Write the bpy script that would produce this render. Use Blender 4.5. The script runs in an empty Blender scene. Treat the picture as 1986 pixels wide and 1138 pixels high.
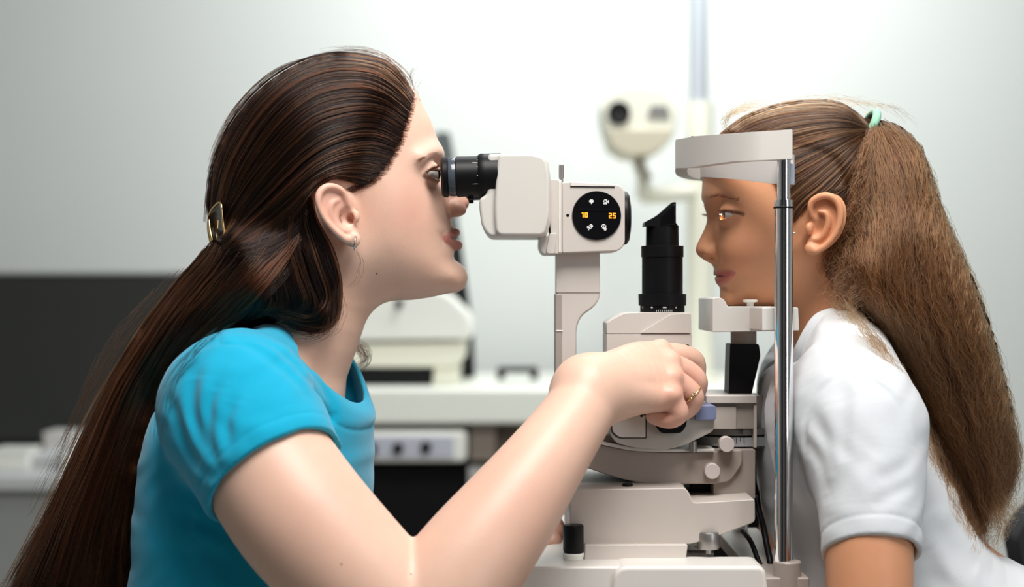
import bpy, bmesh, math, random
import numpy as np
from mathutils import Vector, Matrix

# ------------------------------------------------------------------ camera, world, lights, exposure
scene = bpy.context.scene
W_PX, H_PX, F_PX = 1986, 1138, 3200.0
CAM = np.array([0.0, -1.6, 1.05])          # eye point; the two faces meet in the plane y = 0
FAST = False

cam_data = bpy.data.cameras.new('camera')
cam = bpy.data.objects.new('camera', cam_data)
scene.collection.objects.link(cam)
cam.location = CAM
cam.rotation_euler = (math.radians(90), 0, 0)
cam_data.sensor_width = 36.0
cam_data.lens = 36.0 * F_PX / W_PX
cam_data.clip_start = 0.05
cam_data.dof.use_dof = True
cam_data.dof.focus_distance = 1.53
cam_data.dof.aperture_fstop = 3.3
scene.camera = cam

world = bpy.data.worlds.new('room_light')
scene.world = world
world.use_nodes = True
world.node_tree.nodes['Background'].inputs[0].default_value = (0.80, 0.90, 1.0, 1)
world.node_tree.nodes['Background'].inputs[1].default_value = 0.13

def area(name, loc, target, size, power, color, size_y=None, spread=None):
    d = bpy.data.lights.new(name, 'AREA')
    d.energy = power; d.color = color; d.size = size
    if size_y:
        d.shape = 'RECTANGLE'; d.size_y = size_y
    if spread: d.spread = math.radians(spread)
    o = bpy.data.objects.new(name, d)
    scene.collection.objects.link(o)
    o.location = loc
    o.rotation_euler = (Vector(target) - Vector(loc)).to_track_quat('-Z', 'Y').to_euler()
    return o
area('ceiling_light_key', (0.15, -0.75, 2.35), (0.0, 0.0, 1.0), 0.8, 27, (1.0, 0.97, 0.93))
area('ceiling_light_back', (0.35, 0.95, 2.45), (0.1, 0.1, 1.0), 1.0, 12, (0.97, 1.0, 1.0))
area('wall_fill_light', (0.35, 1.95, 2.5), (0.35, 3.0, 1.25), 1.0, 25, (0.97, 1.0, 0.985))  # added light, kept narrow so the wall dims towards its sides
area('chrome_fill_light', (1.7, -2.1, 1.5), (0.1, 0.0, 1.05), 0.5, 9, (0.93, 0.97, 1.0), size_y=1.6)  # added tall light without a real source, stripes the chrome and fills

scene.view_settings.view_transform = 'Standard'
scene.view_settings.look = 'None'
scene.view_settings.gamma = 1.0
scene.view_settings.use_curve_mapping = False
scene.view_settings.exposure = 0.50
scene.cycles.use_denoising = True
scene.cycles.max_bounces = 8
scene.cycles.diffuse_bounces = 4
scene.cycles.glossy_bounces = 4
scene.cycles.transparent_max_bounces = 8
scene.cycles.sample_clamp_indirect = 6.0
scene.cycles.caustics_reflective = False
scene.cycles.caustics_refractive = False

# ------------------------------------------------------------------ helpers
random.seed(7)
RNG = np.random.default_rng(11)

def V(px, py, y=0.0):
    """the point of the depth plane y that the photo shows at (px, py)"""
    s = (y - CAM[1]) / F_PX
    return (CAM[0] + (px - W_PX / 2) * s, y, CAM[2] - (py - H_PX / 2) * s)

def link(o, parent=None):
    scene.collection.objects.link(o)
    if parent: o.parent = parent
    return o

def tag(o, label=None, cat=None, group=None, kind=None):
    if label: o['label'] = label
    if cat: o['category'] = cat
    if group: o['group'] = group
    if kind: o['kind'] = kind
    return o

def thing(name, label, cat, loc=(0, 0, 0), group=None):
    o = bpy.data.objects.new(name, None)
    o.empty_display_size = 0.05
    link(o); o.location = loc
    o['_base'] = list(loc)
    bpy.context.view_layer.update()
    return tag(o, label, cat, group)

def attach(o, parent):
    """parent while keeping the world place"""
    scene.collection.objects.link(o)
    if parent:
        off = Vector((0, 0, 0)); p = parent
        while p: off += p.location; p = p.parent
        o.parent = parent
        o.location = -off
    return o

def srgb(r, g, b):
    f = lambda c: (c / 255 / 12.92) if c <= 10.3 else ((c / 255 + 0.055) / 1.055) ** 2.4
    return (f(r), f(g), f(b), 1)

MATS = {}
def mat(name, rgb, rough=0.45, metal=0.0, spec=0.5, noise=0.0, nscale=60, bump=0.0, bscale=300, coat=0.0, emit=None, estr=0.0, sheen=0.0, sss=0.0, ssr=(1, .35, .2), sscale=0.006, vcol=None, alpha=None, trans=0.0):
    if name in MATS: return MATS[name]
    m = bpy.data.materials.new(name); m.use_nodes = True
    nt = m.node_tree; b = nt.nodes['Principled BSDF']; L = nt.links
    c = rgb if len(rgb) == 4 else (*rgb, 1)
    b.inputs['Base Color'].default_value = c
    b.inputs['Roughness'].default_value = rough
    b.inputs['Metallic'].default_value = metal
    b.inputs['Specular IOR Level'].default_value = spec
    b.inputs['Coat Weight'].default_value = coat
    b.inputs['Sheen Weight'].default_value = sheen
    b.inputs['Transmission Weight'].default_value = trans
    if sss:
        b.inputs['Subsurface Weight'].default_value = sss
        b.inputs['Subsurface Radius'].default_value = ssr
        b.inputs['Subsurface Scale'].default_value = sscale
    if emit:
        b.inputs['Emission Color'].default_value = emit
        b.inputs['Emission Strength'].default_value = estr
    tc = nt.nodes.new('ShaderNodeTexCoord')
    src = None
    if vcol:
        a = nt.nodes.new('ShaderNodeAttribute'); a.attribute_name = vcol
        src = a.outputs['Color']
    nz = nt.nodes.new('ShaderNodeTexNoise')
    nz.inputs['Scale'].default_value = nscale; nz.inputs['Detail'].default_value = 4
    L.new(tc.outputs['Object'], nz.inputs['Vector'])
    mr = nt.nodes.new('ShaderNodeMapRange')
    mr.inputs['To Min'].default_value = 1 - noise; mr.inputs['To Max'].default_value = 1 + noise
    L.new(nz.outputs['Fac'], mr.inputs['Value'])
    mx = nt.nodes.new('ShaderNodeMix'); mx.data_type = 'RGBA'; mx.blend_type = 'MULTIPLY'
    mx.inputs['Factor'].default_value = 1.0
    if src: L.new(src, mx.inputs['A'])
    else: mx.inputs['A'].default_value = c
    L.new(mr.outputs['Result'], mx.inputs['B'])
    L.new(mx.outputs['Result'], b.inputs['Base Color'])
    if bump:
        n2 = nt.nodes.new('ShaderNodeTexNoise'); n2.inputs['Scale'].default_value = bscale; n2.inputs['Detail'].default_value = 3
        L.new(tc.outputs['Object'], n2.inputs['Vector'])
        bp = nt.nodes.new('ShaderNodeBump'); bp.inputs['Strength'].default_value = bump; bp.inputs['Distance'].default_value = 0.0006
        L.new(n2.outputs['Fac'], bp.inputs['Height']); L.new(bp.outputs['Normal'], b.inputs['Normal'])
    MATS[name] = m
    return m

def obj_from(name, verts, faces, m, parent=None, smooth=True, bevel=0.0, seg=3, angle=35):
    me = bpy.data.meshes.new(name)
    me.from_pydata([tuple(v) for v in verts], [], [tuple(f) for f in faces])
    me.update()
    bm = bmesh.new(); bm.from_mesh(me)
    bmesh.ops.recalc_face_normals(bm, faces=bm.faces)
    bm.to_mesh(me); bm.free()
    if smooth: me.shade_smooth()
    me.materials.append(m)
    o = bpy.data.objects.new(name, me)
    attach(o, parent)
    if bevel:
        b = o.modifiers.new('bevel', 'BEVEL'); b.width = bevel; b.segments = seg
        b.limit_method = 'ANGLE'; b.angle_limit = math.radians(angle); b.harden_normals = True
    return o

def catmull(pts, n=6, closed=True):
    P = np.array(pts, float); N = len(P); out = []
    rng = range(N) if closed else range(N - 1)
    for i in rng:
        if closed: p0, p1, p2, p3 = P[(i - 1) % N], P[i], P[(i + 1) % N], P[(i + 2) % N]
        else: p0, p1, p2, p3 = P[max(i - 1, 0)], P[i], P[i + 1], P[min(i + 2, N - 1)]
        for k in range(n):
            t = k / n
            out.append(0.5 * ((2 * p1) + (-p0 + p2) * t + (2 * p0 - 5 * p1 + 4 * p2 - p3) * t * t + (-p0 + 3 * p1 - 3 * p2 + p3) * t ** 3))
    if not closed: out.append(P[-1])
    return np.array(out)

def round_poly(pts, r, n=4):
    """pts: (x, y[, r]) corners, each rounded by a quadratic arc of cut r"""
    out = []; N = len(pts)
    for i in range(N):
        p = np.array(pts[i][:2], float); a = np.array(pts[i - 1][:2], float); b = np.array(pts[(i + 1) % N][:2], float)
        rr = pts[i][2] if len(pts[i]) > 2 else r
        la, lb = np.linalg.norm(a - p), np.linalg.norm(b - p)
        rr = min(rr, la * .49, lb * .49)
        if rr < 0.3: out.append(p); continue
        s = p + (a - p) / la * rr; e = p + (b - p) / lb * rr
        for k in range(n + 1):
            t = k / n
            out.append((1 - t) ** 2 * s + 2 * t * (1 - t) * p + t * t * e)
    return out

def prism(name, pts, y0, y1, m, parent, r=0, bevel=0.0015, seg=3, yref=None):
    """a solid whose outline (photo px, read at depth yref) runs from y0 to y1"""
    P = round_poly(pts, r) if r or any(len(p) > 2 for p in pts) else [np.array(p[:2], float) for p in pts]
    yr = y0 if yref is None else yref
    n = len(P); vs = []
    for y in (y0, y1):
        for p in P:
            v = V(p[0], p[1], yr); vs.append((v[0], y, v[2]))
    fs = [tuple(range(n)), tuple(range(2 * n - 1, n - 1, -1))] + [(i, (i + 1) % n, n + (i + 1) % n, n + i) for i in range(n)]
    return obj_from(name, vs, fs, m, parent, bevel=bevel, seg=seg)

def box(name, lo, hi, m, parent=None, bevel=0.0, seg=2):
    x0, y0, z0 = lo; x1, y1, z1 = hi
    vs = [(x0, y0, z0), (x1, y0, z0), (x1, y1, z0), (x0, y1, z0), (x0, y0, z1), (x1, y0, z1), (x1, y1, z1), (x0, y1, z1)]
    fs = [(0, 1, 2, 3), (4, 5, 6, 7), (0, 1, 5, 4), (1, 2, 6, 5), (2, 3, 7, 6), (3, 0, 4, 7)]
    return obj_from(name, vs, fs, m, parent, smooth=bevel > 0, bevel=bevel, seg=seg)

def lathe(name, p0, axis, prof, m, parent, seg=48, bevel=0.0):
    """prof: (distance along axis, radius)"""
    a = Vector(axis).normalized(); u = a.orthogonal().normalized(); w = a.cross(u); p0 = Vector(p0)
    vs = []; fs = []
    for t, r in prof:
        for k in range(seg):
            th = 2 * math.pi * k / seg
            vs.append(p0 + a * t + (u * math.cos(th) + w * math.sin(th)) * max(r, 1e-5))
    for j in range(len(prof) - 1):
        for k in range(seg):
            k2 = (k + 1) % seg
            fs.append((j * seg + k, j * seg + k2, (j + 1) * seg + k2, (j + 1) * seg + k))
    fs.append(tuple(range(seg))); fs.append(tuple((len(prof) - 1) * seg + k for k in range(seg)))
    o = obj_from(name, vs, fs, m, parent, bevel=bevel, seg=2, angle=30)
    if not bevel:
        e = o.modifiers.new('split', 'EDGE_SPLIT'); e.split_angle = math.radians(32)
    return o

def tube(name, pts, r, m, parent, seg=12, closed=False, smooth_n=6, flat=1.0):
    P = catmull(pts, smooth_n, closed) if smooth_n > 1 else np.array(pts, float)
    n = len(P); R = r if hasattr(r, '__len__') else [r] * 2
    vs = []; fs = []; up = None
    for i in range(n):
        t = (P[(i + 1) % n] - P[i - 1]) if closed else (P[min(i + 1, n - 1)] - P[max(i - 1, 0)])
        t = Vector(t).normalized()
        if up is None: up = t.orthogonal().normalized()
        up = (up - t * up.dot(t)).normalized(); s = t.cross(up)
        f = i / (n - 1) * (len(R) - 1); k = min(int(f), len(R) - 2); rr = R[k] + (R[k + 1] - R[k]) * (f - k)
        for j in range(seg):
            th = 2 * math.pi * j / seg
            vs.append(Vector(P[i]) + (up * math.cos(th) + s * math.sin(th) * flat) * rr)
    for i in range(n if closed else n - 1):
        i2 = (i + 1) % n
        for j in range(seg):
            j2 = (j + 1) % seg
            fs.append((i * seg + j, i * seg + j2, i2 * seg + j2, i2 * seg + j))
    if not closed: fs += [tuple(range(seg)), tuple((n - 1) * seg + j for j in range(seg))]
    return obj_from(name, vs, fs, m, parent)

def text_mesh(name, s, size, loc, m, parent, depth=0.0002, mirror=False):
    cu = bpy.data.curves.new(name, 'FONT'); cu.body = s; cu.size = size; cu.extrude = depth
    cu.align_x = 'CENTER'; cu.align_y = 'CENTER'
    tmp = bpy.data.objects.new(name, cu); scene.collection.objects.link(tmp)
    bpy.context.view_layer.update()
    me = bpy.data.meshes.new_from_object(tmp.evaluated_get(bpy.context.evaluated_depsgraph_get()))
    scene.collection.objects.unlink(tmp); bpy.data.objects.remove(tmp)
    me.transform(Matrix.Rotation(math.radians(90), 4, 'X'))
    if mirror: me.transform(Matrix.Scale(-1, 4, (1, 0, 0)))
    me.transform(Matrix.Translation(loc))
    me.materials.clear(); me.materials.append(m)
    o = bpy.data.objects.new(name, me)
    return attach(o, parent)
# ------------------------------------------------------------------ materials
M_SHELL = mat('shell_grey', srgb(206, 198, 191), rough=0.38, noise=0.02, nscale=30, bump=0.08, bscale=900)
M_SHELL_D = mat('shell_grey_dark', srgb(164, 153, 145), rough=0.42, noise=0.02)  # own darker grey, deepened for the dimmer light on low parts
M_SHELL_L = mat('shell_light', srgb(226, 222, 216), rough=0.35, noise=0.02)
M_BLACK = mat('black_plastic', (0.004, 0.004, 0.005), rough=0.42, spec=.22, noise=0.1)
M_BLACKG = mat('black_gloss', (0.004, 0.004, 0.005), rough=0.12, noise=0.05)
M_CHROME = mat('chrome', (0.86, 0.86, 0.88), rough=0.07, metal=1.0)
M_STEEL = mat('brushed_steel', (0.36, 0.34, 0.33), rough=0.4, metal=0.9, noise=0.06, nscale=200)
M_GOLD = mat('gold', (0.9, 0.62, 0.28), rough=0.2, metal=1.0)
M_SILVER = mat('silver', (0.82, 0.80, 0.76), rough=0.16, metal=1.0)
M_BLUE = mat('slate_blue', srgb(116, 124, 158), rough=0.5)
M_WHITEP = mat('white_paint', srgb(236, 236, 228), rough=0.4, noise=0.02)
M_MARK = mat('white_marking', (0.75, 0.75, 0.75), rough=0.6)
M_AMBER = mat('amber_display', (0.3, 0.08, 0.0), emit=(1.0, 0.28, 0.02, 1), estr=1.6)
M_WALL = mat('wall_paint', srgb(222, 225, 222), rough=0.85, noise=0.025, nscale=1.5, bump=0.1, bscale=120)
M_FLOOR = mat('floor_vinyl', srgb(150, 148, 142), rough=0.5, noise=0.08, nscale=8)
M_DARK = mat('charcoal_panel', srgb(44, 45, 42), rough=0.45, noise=0.05, nscale=4)
M_BEIGE = mat('cream_plastic', srgb(228, 226, 210), rough=0.5, noise=0.02)
M_DESK = mat('desk_laminate', srgb(238, 240, 230), rough=0.35, noise=0.02)

def struct(o): o['kind'] = 'structure'; return o
# ------------------------------------------------------------------ room
struct(box('floor', (-3.2, -2.6, -0.05), (3.2, 3.1, 0.0), M_FLOOR))
struct(box('wall_back', (-3.2, 3.0, 0.0), (3.2, 3.1, 2.8), M_WALL))
struct(box('wall_left', (-3.3, -2.6, 0.0), (-3.2, 3.1, 2.8), M_WALL))
struct(box('wall_right', (3.2, -2.6, 0.0), (3.3, 3.1, 2.8), M_WALL))

struct(box('wall_front', (-3.2, -2.7, 0.0), (3.2, -2.6, 2.8), mat('front_wall_paint', srgb(150, 150, 150), rough=.9, noise=.03)))
dr = struct(box('door_1', (0.15, -2.598, 0.0), (1.15, -2.56, 2.1), mat('dark_door', srgb(60, 40, 34), rough=.5), None))  # unseen door, added as a dark shape in the chrome reflections
sh_ = thing('cupboard', 'tall dark cupboard added unseen behind the camera for the chrome to reflect', 'cupboard', (-0.9, -2.4, 0))
box('carcass', (-1.5, -2.598, 0.0), (-.3, -2.2, 1.9), M_DARK, sh_, bevel=.004)  # invented cupboard, put here to give the chrome posts contrast
box('door', (-1.48, -2.198, 0.05), (-.92, -2.18, 1.88), M_DARK, sh_, bevel=.003)
box('door', (-.88, -2.198, 0.05), (-.32, -2.18, 1.88), M_DARK, sh_, bevel=.003)
YB = 2.2    # depth of the background furniture fronts
def bpt(px, py, y=YB): return V(px, py, y)
def bprism(name, pts, y0, y1, m, parent, r=0, bevel=0.004): return prism(name, pts, y0, y1, m, parent, r=r, bevel=bevel)

# dark monitor on the left, leaning back on its desk
desk2 = thing('side_desk', 'light grey side desk behind the long haired woman, low at the left', 'desk', V(60, 945, 2.1)[:2] + (0,))
a = V(-330, 925, 2.0); b_ = V(430, 930, 2.0)
box('desk_top', (a[0], 2.0, a[2] - .03), (b_[0], 2.9, a[2]), mat('side_desk_grey', srgb(196, 198, 198), rough=.5), desk2, bevel=.004)
box('front_panel', (a[0] + .02, 2.03, 0.0), (b_[0] - .02, 2.06, a[2] - .031), mat('side_desk_front', srgb(150, 152, 150), rough=.6), desk2)
box('side_panel', (a[0] + .02, 2.061, 0.0), (a[0] + .05, 2.85, a[2] - .031), M_WHITEP, desk2)
dz = a[2]
mon = thing('monitor', 'wide charcoal monitor standing at the back of the grey side desk', 'monitor', (V(-150, 700, 2.55)[0], 2.55, dz))
bprism('screen', [(-420, 533), (356, 533), (356, 852), (-420, 852)], 2.5, 2.55, M_DARK, mon, bevel=.006)
bprism('top_strip', [(-428, 526), (362, 526), (362, 533), (-428, 533)], 2.497, 2.55, mat('grey_strip', srgb(150, 152, 148), rough=.5), mon, bevel=.002)  # pale grey strip along the upper edge of the screen
s0 = V(-40, 852, 2.55)
box('stand', (s0[0] - .15, 2.551, dz), (s0[0] + .15, 2.68, s0[2] + .2), M_DARK, mon, bevel=.004)
# blurred boxes and papers on the side desk
for (px0, px1, py0, mm, lab, kind, y) in [
        (-20, 52, 872, M_WHITEP, 'low white box at the left end of the grey side desk', 'box', 2.12),
        (56, 118, 880, mat('paper_grey', srgb(205, 206, 206), rough=.8), 'pale grey paper stack between two boxes on the side desk', 'paper stack', 2.16),
        (84, 140, 838, mat('box_pale', srgb(214, 210, 206), rough=.6), 'taller pale box behind the papers on the side desk', 'box', 2.3),
        (122, 196, 884, M_WHITEP, 'flat white box beside the long brown hair on the side desk', 'box', 2.1)]:
    p = V(px0, py0, y); q = V(px1, py0, y)
    t = thing('cardboard_box' if kind == 'box' else 'paper_stack', lab, kind, ((p[0] + q[0]) / 2, y + .05, dz + .001))
    if kind == 'box':
        box('body', (p[0], y, dz + .001), (q[0], y + .11, p[2] - .006), mm, t, bevel=.003)
        box('lid', (p[0] - .002, y - .002, p[2] - .006), (q[0] + .002, y + .112, p[2]), mm, t, bevel=.002)
    else:
        n = 6; h = (p[2] - dz - .001) / n
        for k in range(n):
            dx = RNG.uniform(-.006, .006)
            box('sheet_bundle', (p[0] + dx, y + dx, dz + .001 + k * h), (q[0] + dx, y + .12 + dx, dz + .001 + (k + 1) * h - .0005), mm, t)

# white instrument desk in the middle background
zt = V(800, 748, 2.2)[2]; zb = V(800, 824, 2.0)[2]
x0 = V(560, 800, 2.0)[0]; x1 = V(1640, 800, 2.0)[0]
dk = thing('instrument_desk', 'long white desk across the background, dark opening and drawer unit beneath', 'desk', (0, 2.4, 0))
ztop = V(800, 754, 2.0)[2]
prism('desk_top', [(500, 754), (1640, 754), (1640, 822), (500, 822)], 2.0, 2.75, M_DESK, dk, r=10, bevel=.008)
du = lambda px, py, y=2.06: V(px, py, y)
prism('leg', [(908, 905), (1010, 905), (1010, 1500), (908, 1500)], 2.06, 2.6, mat('desk_leg_grey', srgb(186, 186, 184), rough=.5), dk)
prism('support_block', [(912, 822), (962, 822), (962, 893), (912, 893)], 2.05, 2.5, mat('taupe', srgb(140, 128, 118), rough=.6), dk)
prism('support_block', [(964, 822), (1150, 822), (1150, 905), (964, 905)], 2.08, 2.5, mat('taupe_dark', srgb(98, 82, 72), rough=.6), dk)
prism('leg', [(1560, 822), (1640, 822), (1640, 1500), (1560, 1500)], 2.06, 2.6, mat('desk_leg_grey', (0,) * 3), dk)
prism('back_panel', [(520, 822), (1560, 822), (1560, 1500), (520, 1500)], 2.62, 2.66, M_BLACK, dk)
pu = thing('power_unit', 'white power unit under the desk with three black dials on its front', 'power unit', V(800, 905, 2.0))
prism('housing', [(640, 836), (905, 836), (905, 896), (640, 896)], 2.0, 2.45, M_WHITEP, pu, r=12, bevel=.008)
prism('control_strip', [(690, 846), (880, 846), (880, 888), (690, 888)], 1.994, 2.004, mat('pale_lilac', srgb(190, 192, 204), rough=.5), pu, r=4, bevel=.002)
for px, py in ((722, 871), (772, 869), (826, 867)):
    c = V(px, py, 1.994)
    lathe('dial', c, (0, -1, 0), [(0, .0125), (.012, .0115), (.014, .009)], M_BLACK, pu, seg=24)
c = V(722, 859, 1.992); lathe('indicator', c, (0, -1, 0), [(0, .005), (.003, .004)], mat('blue_indicator', srgb(70, 110, 190)), pu, seg=16)
bprism('filler', [(600, 903), (905, 903), (905, 1500), (600, 1500)], 2.1, 2.55, M_BLACK, thing('dark_opening', 'black cabinet standing in for the dark opening under the desk below the power unit', 'filler', V(750, 1500, 2.1)), r=4)  # black block added as the darkness of the opening under the desk

# white autorefractor with a dark tilted screen, behind the woman's chin
ar = thing('desktop_refractor', 'white tabletop eye instrument on the desk behind the womans chin', 'eye instrument', V(800, 745, 2.3))
bprism('upper_housing', [(560, 560), (700, 556), (800, 548), (868, 570), (905, 605), (915, 632), (912, 658), (560, 662)], 2.12, 2.42, M_WHITEP, ar, r=8, bevel=.012)
bprism('lower_housing', [(560, 668), (902, 664), (898, 700), (880, 712), (560, 712)], 2.13, 2.42, M_BEIGE, ar, r=8, bevel=.008)
bprism('base', [(560, 714), (838, 714), (838, 746), (560, 746)], 2.14, 2.42, M_BLACK, ar, bevel=.004)
bprism('foot', [(842, 712), (890, 712), (886, 746), (838, 746)], 2.14, 2.38, M_BEIGE, ar, bevel=.004)
c = V(774, 588, 2.115); lathe('joystick_button', c, (0, -1, 0), [(-.01, .01), (.01, .009), (.013, .006)], M_BLACK, ar, seg=20)
dkp = thing('display_stand', 'tall dark grey tilted screen panel rising behind the white eye instrument', 'screen', V(880, 742, 2.5))
bprism('panel', [(845, 255), (872, 255), (880, 300), (892, 500), (908, 600), (918, 731), (840, 731), (838, 500), (826, 300)], 2.5, 2.56, mat('slate_panel', srgb(74, 80, 80), rough=.5), dkp, r=6, bevel=.005)
bprism('frame', [(872, 440), (890, 440), (918, 640), (921, 732), (896, 732), (894, 620)], 2.47, 2.499, M_BLACK, dkp, r=3, bevel=.004)
# black handle piece on the desk
hb = thing('carrying_handle', 'small black bridge shaped handle piece lying on the white desk', 'handle', V(1006, 738, 2.35))
prism('grip', [(964, 712, 5), (1044, 712, 5), (1044, 736, 2), (1030, 736, 1), (1028, 723, 3), (980, 723, 3), (978, 736, 1), (964, 736, 2)], 2.3, 2.335, M_BLACK, hb, bevel=.003)

# projector head on its jointed arm
pj = thing('chart_projector', 'cream round projector head with one black lens hanging left of the pole', 'projector', V(1240, 290, 2.3))
prism('head', [(1165, 200, 20), (1180, 176, 20), (1230, 160, 20), (1290, 170, 20), (1318, 205, 20), (1312, 250, 14), (1294, 282, 14), (1262, 300, 16), (1214, 300, 16), (1184, 280, 14), (1170, 240, 14)], 2.15, 2.33, M_BEIGE, pj, bevel=.02, seg=5)
prism('lower_shell', [(1176, 250), (1308, 250), (1296, 280), (1262, 300), (1216, 300), (1186, 282)], 2.14, 2.34, mat('tan_plastic', srgb(196, 188, 166), rough=.5), pj, r=10, bevel=.01)
c = V(1200, 219, 2.15)
lathe('lens', c, (0, -1, 0), [(-.02, .026), (.012, .026), (.014, .023), (.008, .020), (.006, .001)], M_BLACK, pj, seg=32)
prism('display_window', [(1262, 204), (1294, 204), (1300, 226), (1256, 226)], 2.143, 2.16, mat('grey_window', srgb(120, 120, 116), rough=.3), pj, r=2, bevel=.002)
tube('neck', [V(1236, 298, 2.25), V(1240, 320, 2.25), V(1248, 345, 2.25), V(1246, 385, 2.26)], .016, M_BEIGE, pj)
tube('neck', [V(1240, 302, 2.22), V(1246, 326, 2.2), V(1262, 346, 2.2)], .007, M_SHELL_D, pj)
tube('arm', [V(1246, 380, 2.27), V(1290, 378, 2.28), V(1345, 372, 2.3)], .02, M_BEIGE, pj)
po = thing('equipment_pole', 'tall white equipment pole with grey upper tube behind the headrest', 'pole', (V(1358, 738, 2.35)[0], 2.35, ztop))
q0 = V(1358, 742, 2.35); q1 = V(1358, 200, 2.35); q2 = V(1356, -700, 2.35)
lathe('lower_column', q0, (0, 0, 1), [(0, .045), (.02, .045), (.025, .032), (q1[2] - q0[2], .032)], M_BEIGE, po, seg=32)
lathe('upper_tube', (q1[0] - .004, q1[1], q1[2]), (0, 0, 1), [(0, .022), (q2[2] - q1[2], .022)], mat('pole_grey', srgb(176, 182, 190), rough=.4, metal=.2), po, seg=32)
# black chair back at the far right edge
ch = thing('office_chair', 'black chair back just entering at the lower right edge beside the girl', 'chair', V(2010, 1300, 0.35))
prism('backrest', [(1972, 1045, 12), (1996, 1000, 20), (2060, 960, 20), (2160, 960, 20), (2160, 1160, 20), (1985, 1110, 14)], .3, .36, mat('black_fabric', (0.012, 0.012, 0.013), rough=.8, bump=.3), ch, bevel=.01)
prism('seat', [(1700, 1330, 20), (2120, 1330, 20), (2120, 1365, 20), (1700, 1365, 20)], .0, .5, MATS['black_fabric'], ch, bevel=.01)
cc = V(1900, 1365, .25); lathe('column', (cc[0], .25, 0.05), (0, 0, 1), [(0, .025), (cc[2] - .05, .025)], M_BLACK, ch)
for k in range(5):
    th = 2 * math.pi * k / 5
    tube('leg', [(cc[0], .25, .08), (cc[0] + .25 * math.cos(th), .25 + .25 * math.sin(th), .02)], [.02, .015], M_BLACK, ch, smooth_n=1)
tube('back_bar', [V(2120, 1345, .3), V(2160, 1300, .3), V(2150, 1130, .34)], .012, M_BLACK, ch)
# ------------------------------------------------------------------ instrument table and slit lamp
ZT = 0.8103
tb = thing('instrument_table', 'light grey instrument table carrying the slit lamp between the two people', 'table', (V(1260, 1100)[0], 0, 0))
_xa, _xb, _xc = V(960, 1098, -.15)[0], V(1400, 1098, -.14)[0], V(1335, 1060, 0.0)[0]
_pl = [(_xa, -.15), (_xb, -.15), (_xb, -.135), (_xc, -.02), (_xc, .2), (_xa, .2)]
obj_from('table_top', [(x, y, ZT - .03) for x, y in _pl] + [(x, y, ZT) for x, y in _pl], [tuple(range(6)), tuple(range(6, 12))] + [(i, (i + 1) % 6, 6 + (i + 1) % 6, 6 + i) for i in range(6)], M_SHELL_L, tb, bevel=.003)
prism('table_top', [(1192, 1097.8, 26), (1484, 1097.8, 16), (1492, 1160), (1186, 1160)], -.156, -.10, M_SHELL_L, tb, bevel=.004, seg=4)
q = V(1230, 1160, 0)
box('column', (q[0] - .035, -.03, .05), (q[0] + .035, .06, q[2] + .01), M_SHELL, tb, bevel=.004)
box('base', (q[0] - .15, -.18, 0.001), (q[0] + .15, .22, .05), M_SHELL_D, tb, bevel=.01)
prism('mounting_arm', [(1470, 1120), (1570, 1120), (1570, 1150), (1470, 1150)], -.15, .16, M_SHELL_D, tb)

SL = thing('slit_lamp', 'light grey slit lamp microscope between the two faces, black eyepieces towards the woman', 'slit lamp', (V(1240, 1090)[0], 0, ZT))
# carriage
Y0 = -.127
prism('cross_slide', [(1134, 1056, 3), (1334, 1056, 3), (1330, 1088, 5), (1134, 1088, 3)], -.112, .09, M_SHELL, SL, bevel=.002)
lathe('axle', V(1110, 1075, -.08), (1, 0, 0), [(0, .004), (.13, .004)], M_STEEL, SL, seg=16)
for yy in (-.112, .09):
    c = V(1112, 1079, yy)
    lathe('rail_wheel_cover', (c[0], yy, ZT + .0015), (0, 0, 1), [(0, .0075), (.003, .0088), (.006, .0088), (.007, .0093), (.029, .0093), (.030, .0085)], M_BLACK, SL, seg=24)
    lathe('wheel', (c[0], yy, ZT + .0002), (0, 0, 1), [(0, .0088), (.0045, .0098), (.006, .0092)], M_WHITEP, SL, seg=24)
base_pts = [(1105, 949, 8), (1330, 946, 9), (1338, 958, 4), (1344, 975, 8), (1464, 968, 3), (1465, 1012, 8), (1372, 1047, 8), (1338, 1055, 8), (1106, 1055, 6)]
base = prism('base_housing', base_pts, -.105, .105, mat('base_grey_shaded', srgb(196, 186, 178), rough=.4, noise=.02), SL, bevel=.0035, seg=4)  # darker and warmer than the shell: dim light and bounce in the colour
c = V(1217, 945, -.085); lathe('lock_button', c, (0, 0, 1), [(-.002, .005), (.003, .005), (.004, .004)], M_BLACK, base, seg=20)
c = V(1294, 944, -.08); lathe('screw', (c[0], c[1], c[2]), (0, 0, 1), [(-.001, .001), (.0006, .001)], M_BLACK, base, seg=10)
lg = text_mesh('logo', 'b', .022, (0, 0, 0), M_BLUE, base, .0003)
lg.rotation_euler = (0, 0, math.radians(-90)); 
lp = V(1106, 980, -.09); lg.location = Vector((lp[0] - .0006, -.088, lp[2])) - base.location - SL.location
kn = V(1374, 1073, -.1)
lathe('travel_lock_knob', (kn[0], -.1, ZT + .0035), (0, 0, 1), [(0, .003), (.004, .003), (.0042, .0095), (.006, .0105), (.018, .0105), (.020, .0095), (.0202, .003), (.032, .003)], M_STEEL, SL, seg=14)
prism('rail_cap', [(1330, 1058), (1362, 1060, 8), (1364, 1075, 6), (1340, 1078), (1330, 1074)], -.03, .08, M_WHITEP, SL)
prism('gap_dark_fill', [(1338, 936), (1386, 936), (1386, 968), (1338, 968)], -.03, .03, M_BLACK, SL)  # black box added to darken the gap between arm and base

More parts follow.
